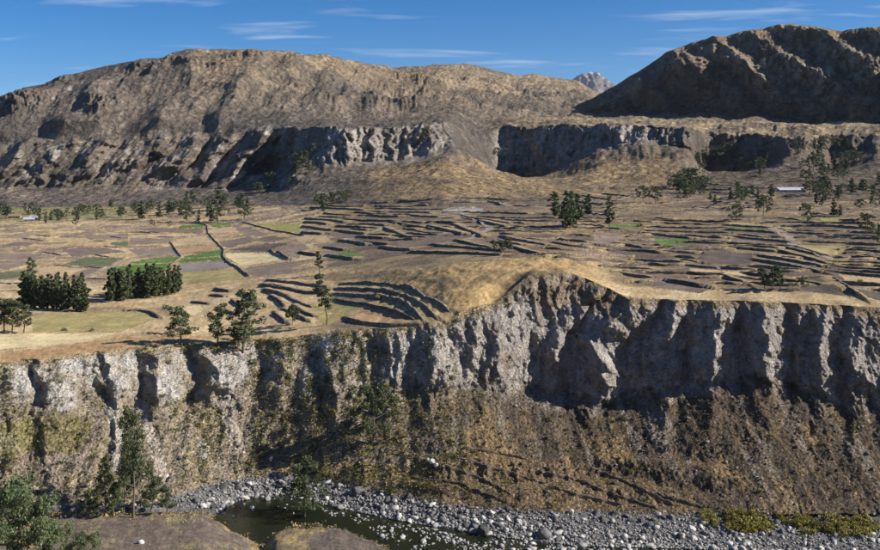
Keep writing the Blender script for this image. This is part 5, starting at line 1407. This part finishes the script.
# dry grass and low bushes along plot edges, walls, the knoll and the near bank
R4 = np.random.default_rng(123)
spots = []
for c, nm, poly in FIELDS:
    for (a0, b0), (a1, b1) in zip(poly, poly[1:] + poly[:1]):
        for _ in range(int(math.hypot(a1 - a0, b1 - b0) * .9)):
            t = R4.random(); spots.append((a0 + (a1 - a0) * t + R4.normal() * .6, b0 + (b1 - b0) * t + R4.normal() * .35, R4.uniform(.4, 1.0), R4.choice(3, p=[.62, .28, .10])))
for w in WALLS:
    for (a0, b0), (a1, b1) in zip(w["pts"][:-1], w["pts"][1:]):
        for _ in range(int(math.hypot(a1 - a0, b1 - b0) * 1.0)):
            t = R4.random(); spots.append((a0 + (a1 - a0) * t + R4.normal() * .5, b0 + (b1 - b0) * t - 1.2 - abs(R4.normal()) * .9, R4.uniform(.4, .95), R4.choice(3, p=[.7, .2, .1])))
for _ in range(2600):
    u_ = R4.uniform(-20, 900); v_ = R4.uniform(208, 345)
    if v_ > np.interp(u_, U, vG) - 1: continue
    spots.append((u_, v_, R4.uniform(.35, .95), R4.choice(3, p=[.5, .35, .15])))
for _ in range(2600):
    u_ = R4.uniform(330, 640); v_ = R4.uniform(254, 318)
    if v_ > np.interp(u_, U, vG) - 1 or (u_ < 455 and v_ > np.interp(u_, [330, 400, 455], [280, 286, 310])): continue
    if pn2(np.array([u_ * .05]), np.array([v_ * .12]), 371)[0] < -.1: continue
    spots.append((u_, v_, R4.uniform(.4, 1.2), R4.choice(3, p=[.45, .42, .13])))
for _ in range(1500):
    u_ = R4.uniform(300, 470); v_ = np.interp(u_, [300, 400, 470], [277, 282, 300]) + R4.normal() * 7
    spots.append((u_, v_, R4.uniform(.5, 1.2), R4.choice(3, p=[.3, .5, .2])))
for _ in range(1500):
    u_ = R4.uniform(-10, 400); e_ = np.interp(u_, [0, 205, 232, 262, 275, 345, 390], [514, 514, 524, 545, 524, 523, 546])
    spots.append((u_, e_ + abs(R4.normal()) * 4 - 1.5, R4.gamma(2, .7) + .6, R4.choice(3, p=[.72, .22, .06])))
for _ in range(1100):
    u_ = R4.uniform(60, 400); spots.append((u_, R4.uniform(516, 552), R4.uniform(.5, 1.2), R4.choice(3, p=[.8, .2, 0])))
plain_mat("dry_grass", (0.40, 0.30, 0.14), 0.4, 0.7, 1.3)
for _ in range(5200):
    u_ = R4.uniform(-10, 890); v_ = R4.uniform(88, 212)
    if v_ < np.interp(u_, [0, 60, 180, 300, 400, 560, 620, 900], [112, 92, 72, 66, 82, 90, 128, 134]): continue
    if pn2(np.array([u_ * .03]), np.array([v_ * .06]), 373)[0] + .25 * (v_ > 165) + .15 * (u_ > 560) < -.02: continue
    spots.append((u_, v_, R4.gamma(2., .28) + .35, R4.choice(3, p=[.12, .48, .40])))
tm = [[], [], []]
for u_, v_, sz, k_ in spots:
    p = at(u_, v_)
    if p is None: continue
    a = R4.random() * 6.28; ca_, sa_ = math.cos(a), math.sin(a)
    q = ROWQ[R4.integers(0, 12)] * (sz * 1.1 * pxm(p))
    tm[k_].append(np.stack([q[:, 0] * ca_ - q[:, 1] * sa_, q[:, 0] * sa_ + q[:, 1] * ca_, q[:, 2] * .8], 1) + p)
for k_, (nm_, m_, lab) in enumerate([("dry_grass", "dry_grass", "dry golden grass tufts along field edges and banks"), ("field_scrub", "scrub_leaf", "low olive-brown scrub along field edges, knoll and hillsides"), ("field_weeds", "eucalyptus_leaf", "low dark green bushes along field edges and hillsides")]):
    q = np.concatenate(tm[k_])
    mk_obj(nm_, mk_mesh(nm_, q, np.arange(len(q)).reshape(-1, 4), m_, shade=False), label=lab, cat="grass" if k_ == 0 else "scrub", kind="stuff")

# ------------------------------------------------------------------ the thin blue air
m, nt, b = nodes_of("valley_air")
nt.nodes.remove(b)
pvn = nt.nodes.new("ShaderNodeVolumePrincipled")
pvn.inputs["Color"].default_value = (0.72, 0.82, 1.0, 1)
pvn.inputs["Density"].default_value = 1.5e-5
pvn.inputs["Anisotropy"].default_value = 0.2
nt.links.new(pvn.outputs[0], nt.nodes["Material Output"].inputs["Volume"])
hx, hy0, hy1, hz0, hz1 = 9000, -400, 17500, -120, 1500
hv_ = [(-hx, hy0, hz0), (hx, hy0, hz0), (hx, hy1, hz0), (-hx, hy1, hz0), (-hx, hy0, hz1), (hx, hy0, hz1), (hx, hy1, hz1), (-hx, hy1, hz1)]
mk_obj("haze", mk_mesh("haze", hv_, [(0, 3, 2, 1), (4, 5, 6, 7), (0, 1, 5, 4), (1, 2, 6, 5), (2, 3, 7, 6), (3, 0, 4, 7)], "valley_air", shade=False), label="thin blue haze filling the valley", cat="haze", kind="stuff")

# ------------------------------------------------------------------ labels that single out the trees of a group, counted from the left
groups = {}
for o in scene.objects:
    if o.get("category") in ("tree",) and o.get("group"): groups.setdefault(o["group"], []).append(o)
for g, obs in groups.items():
    obs.sort(key=lambda o: o.location.x / o.location.y)
    base = obs[0]["label"]
    for k, o in enumerate(obs): o["label"] = f"{ordinal(k + 1)} from the left, {base}"
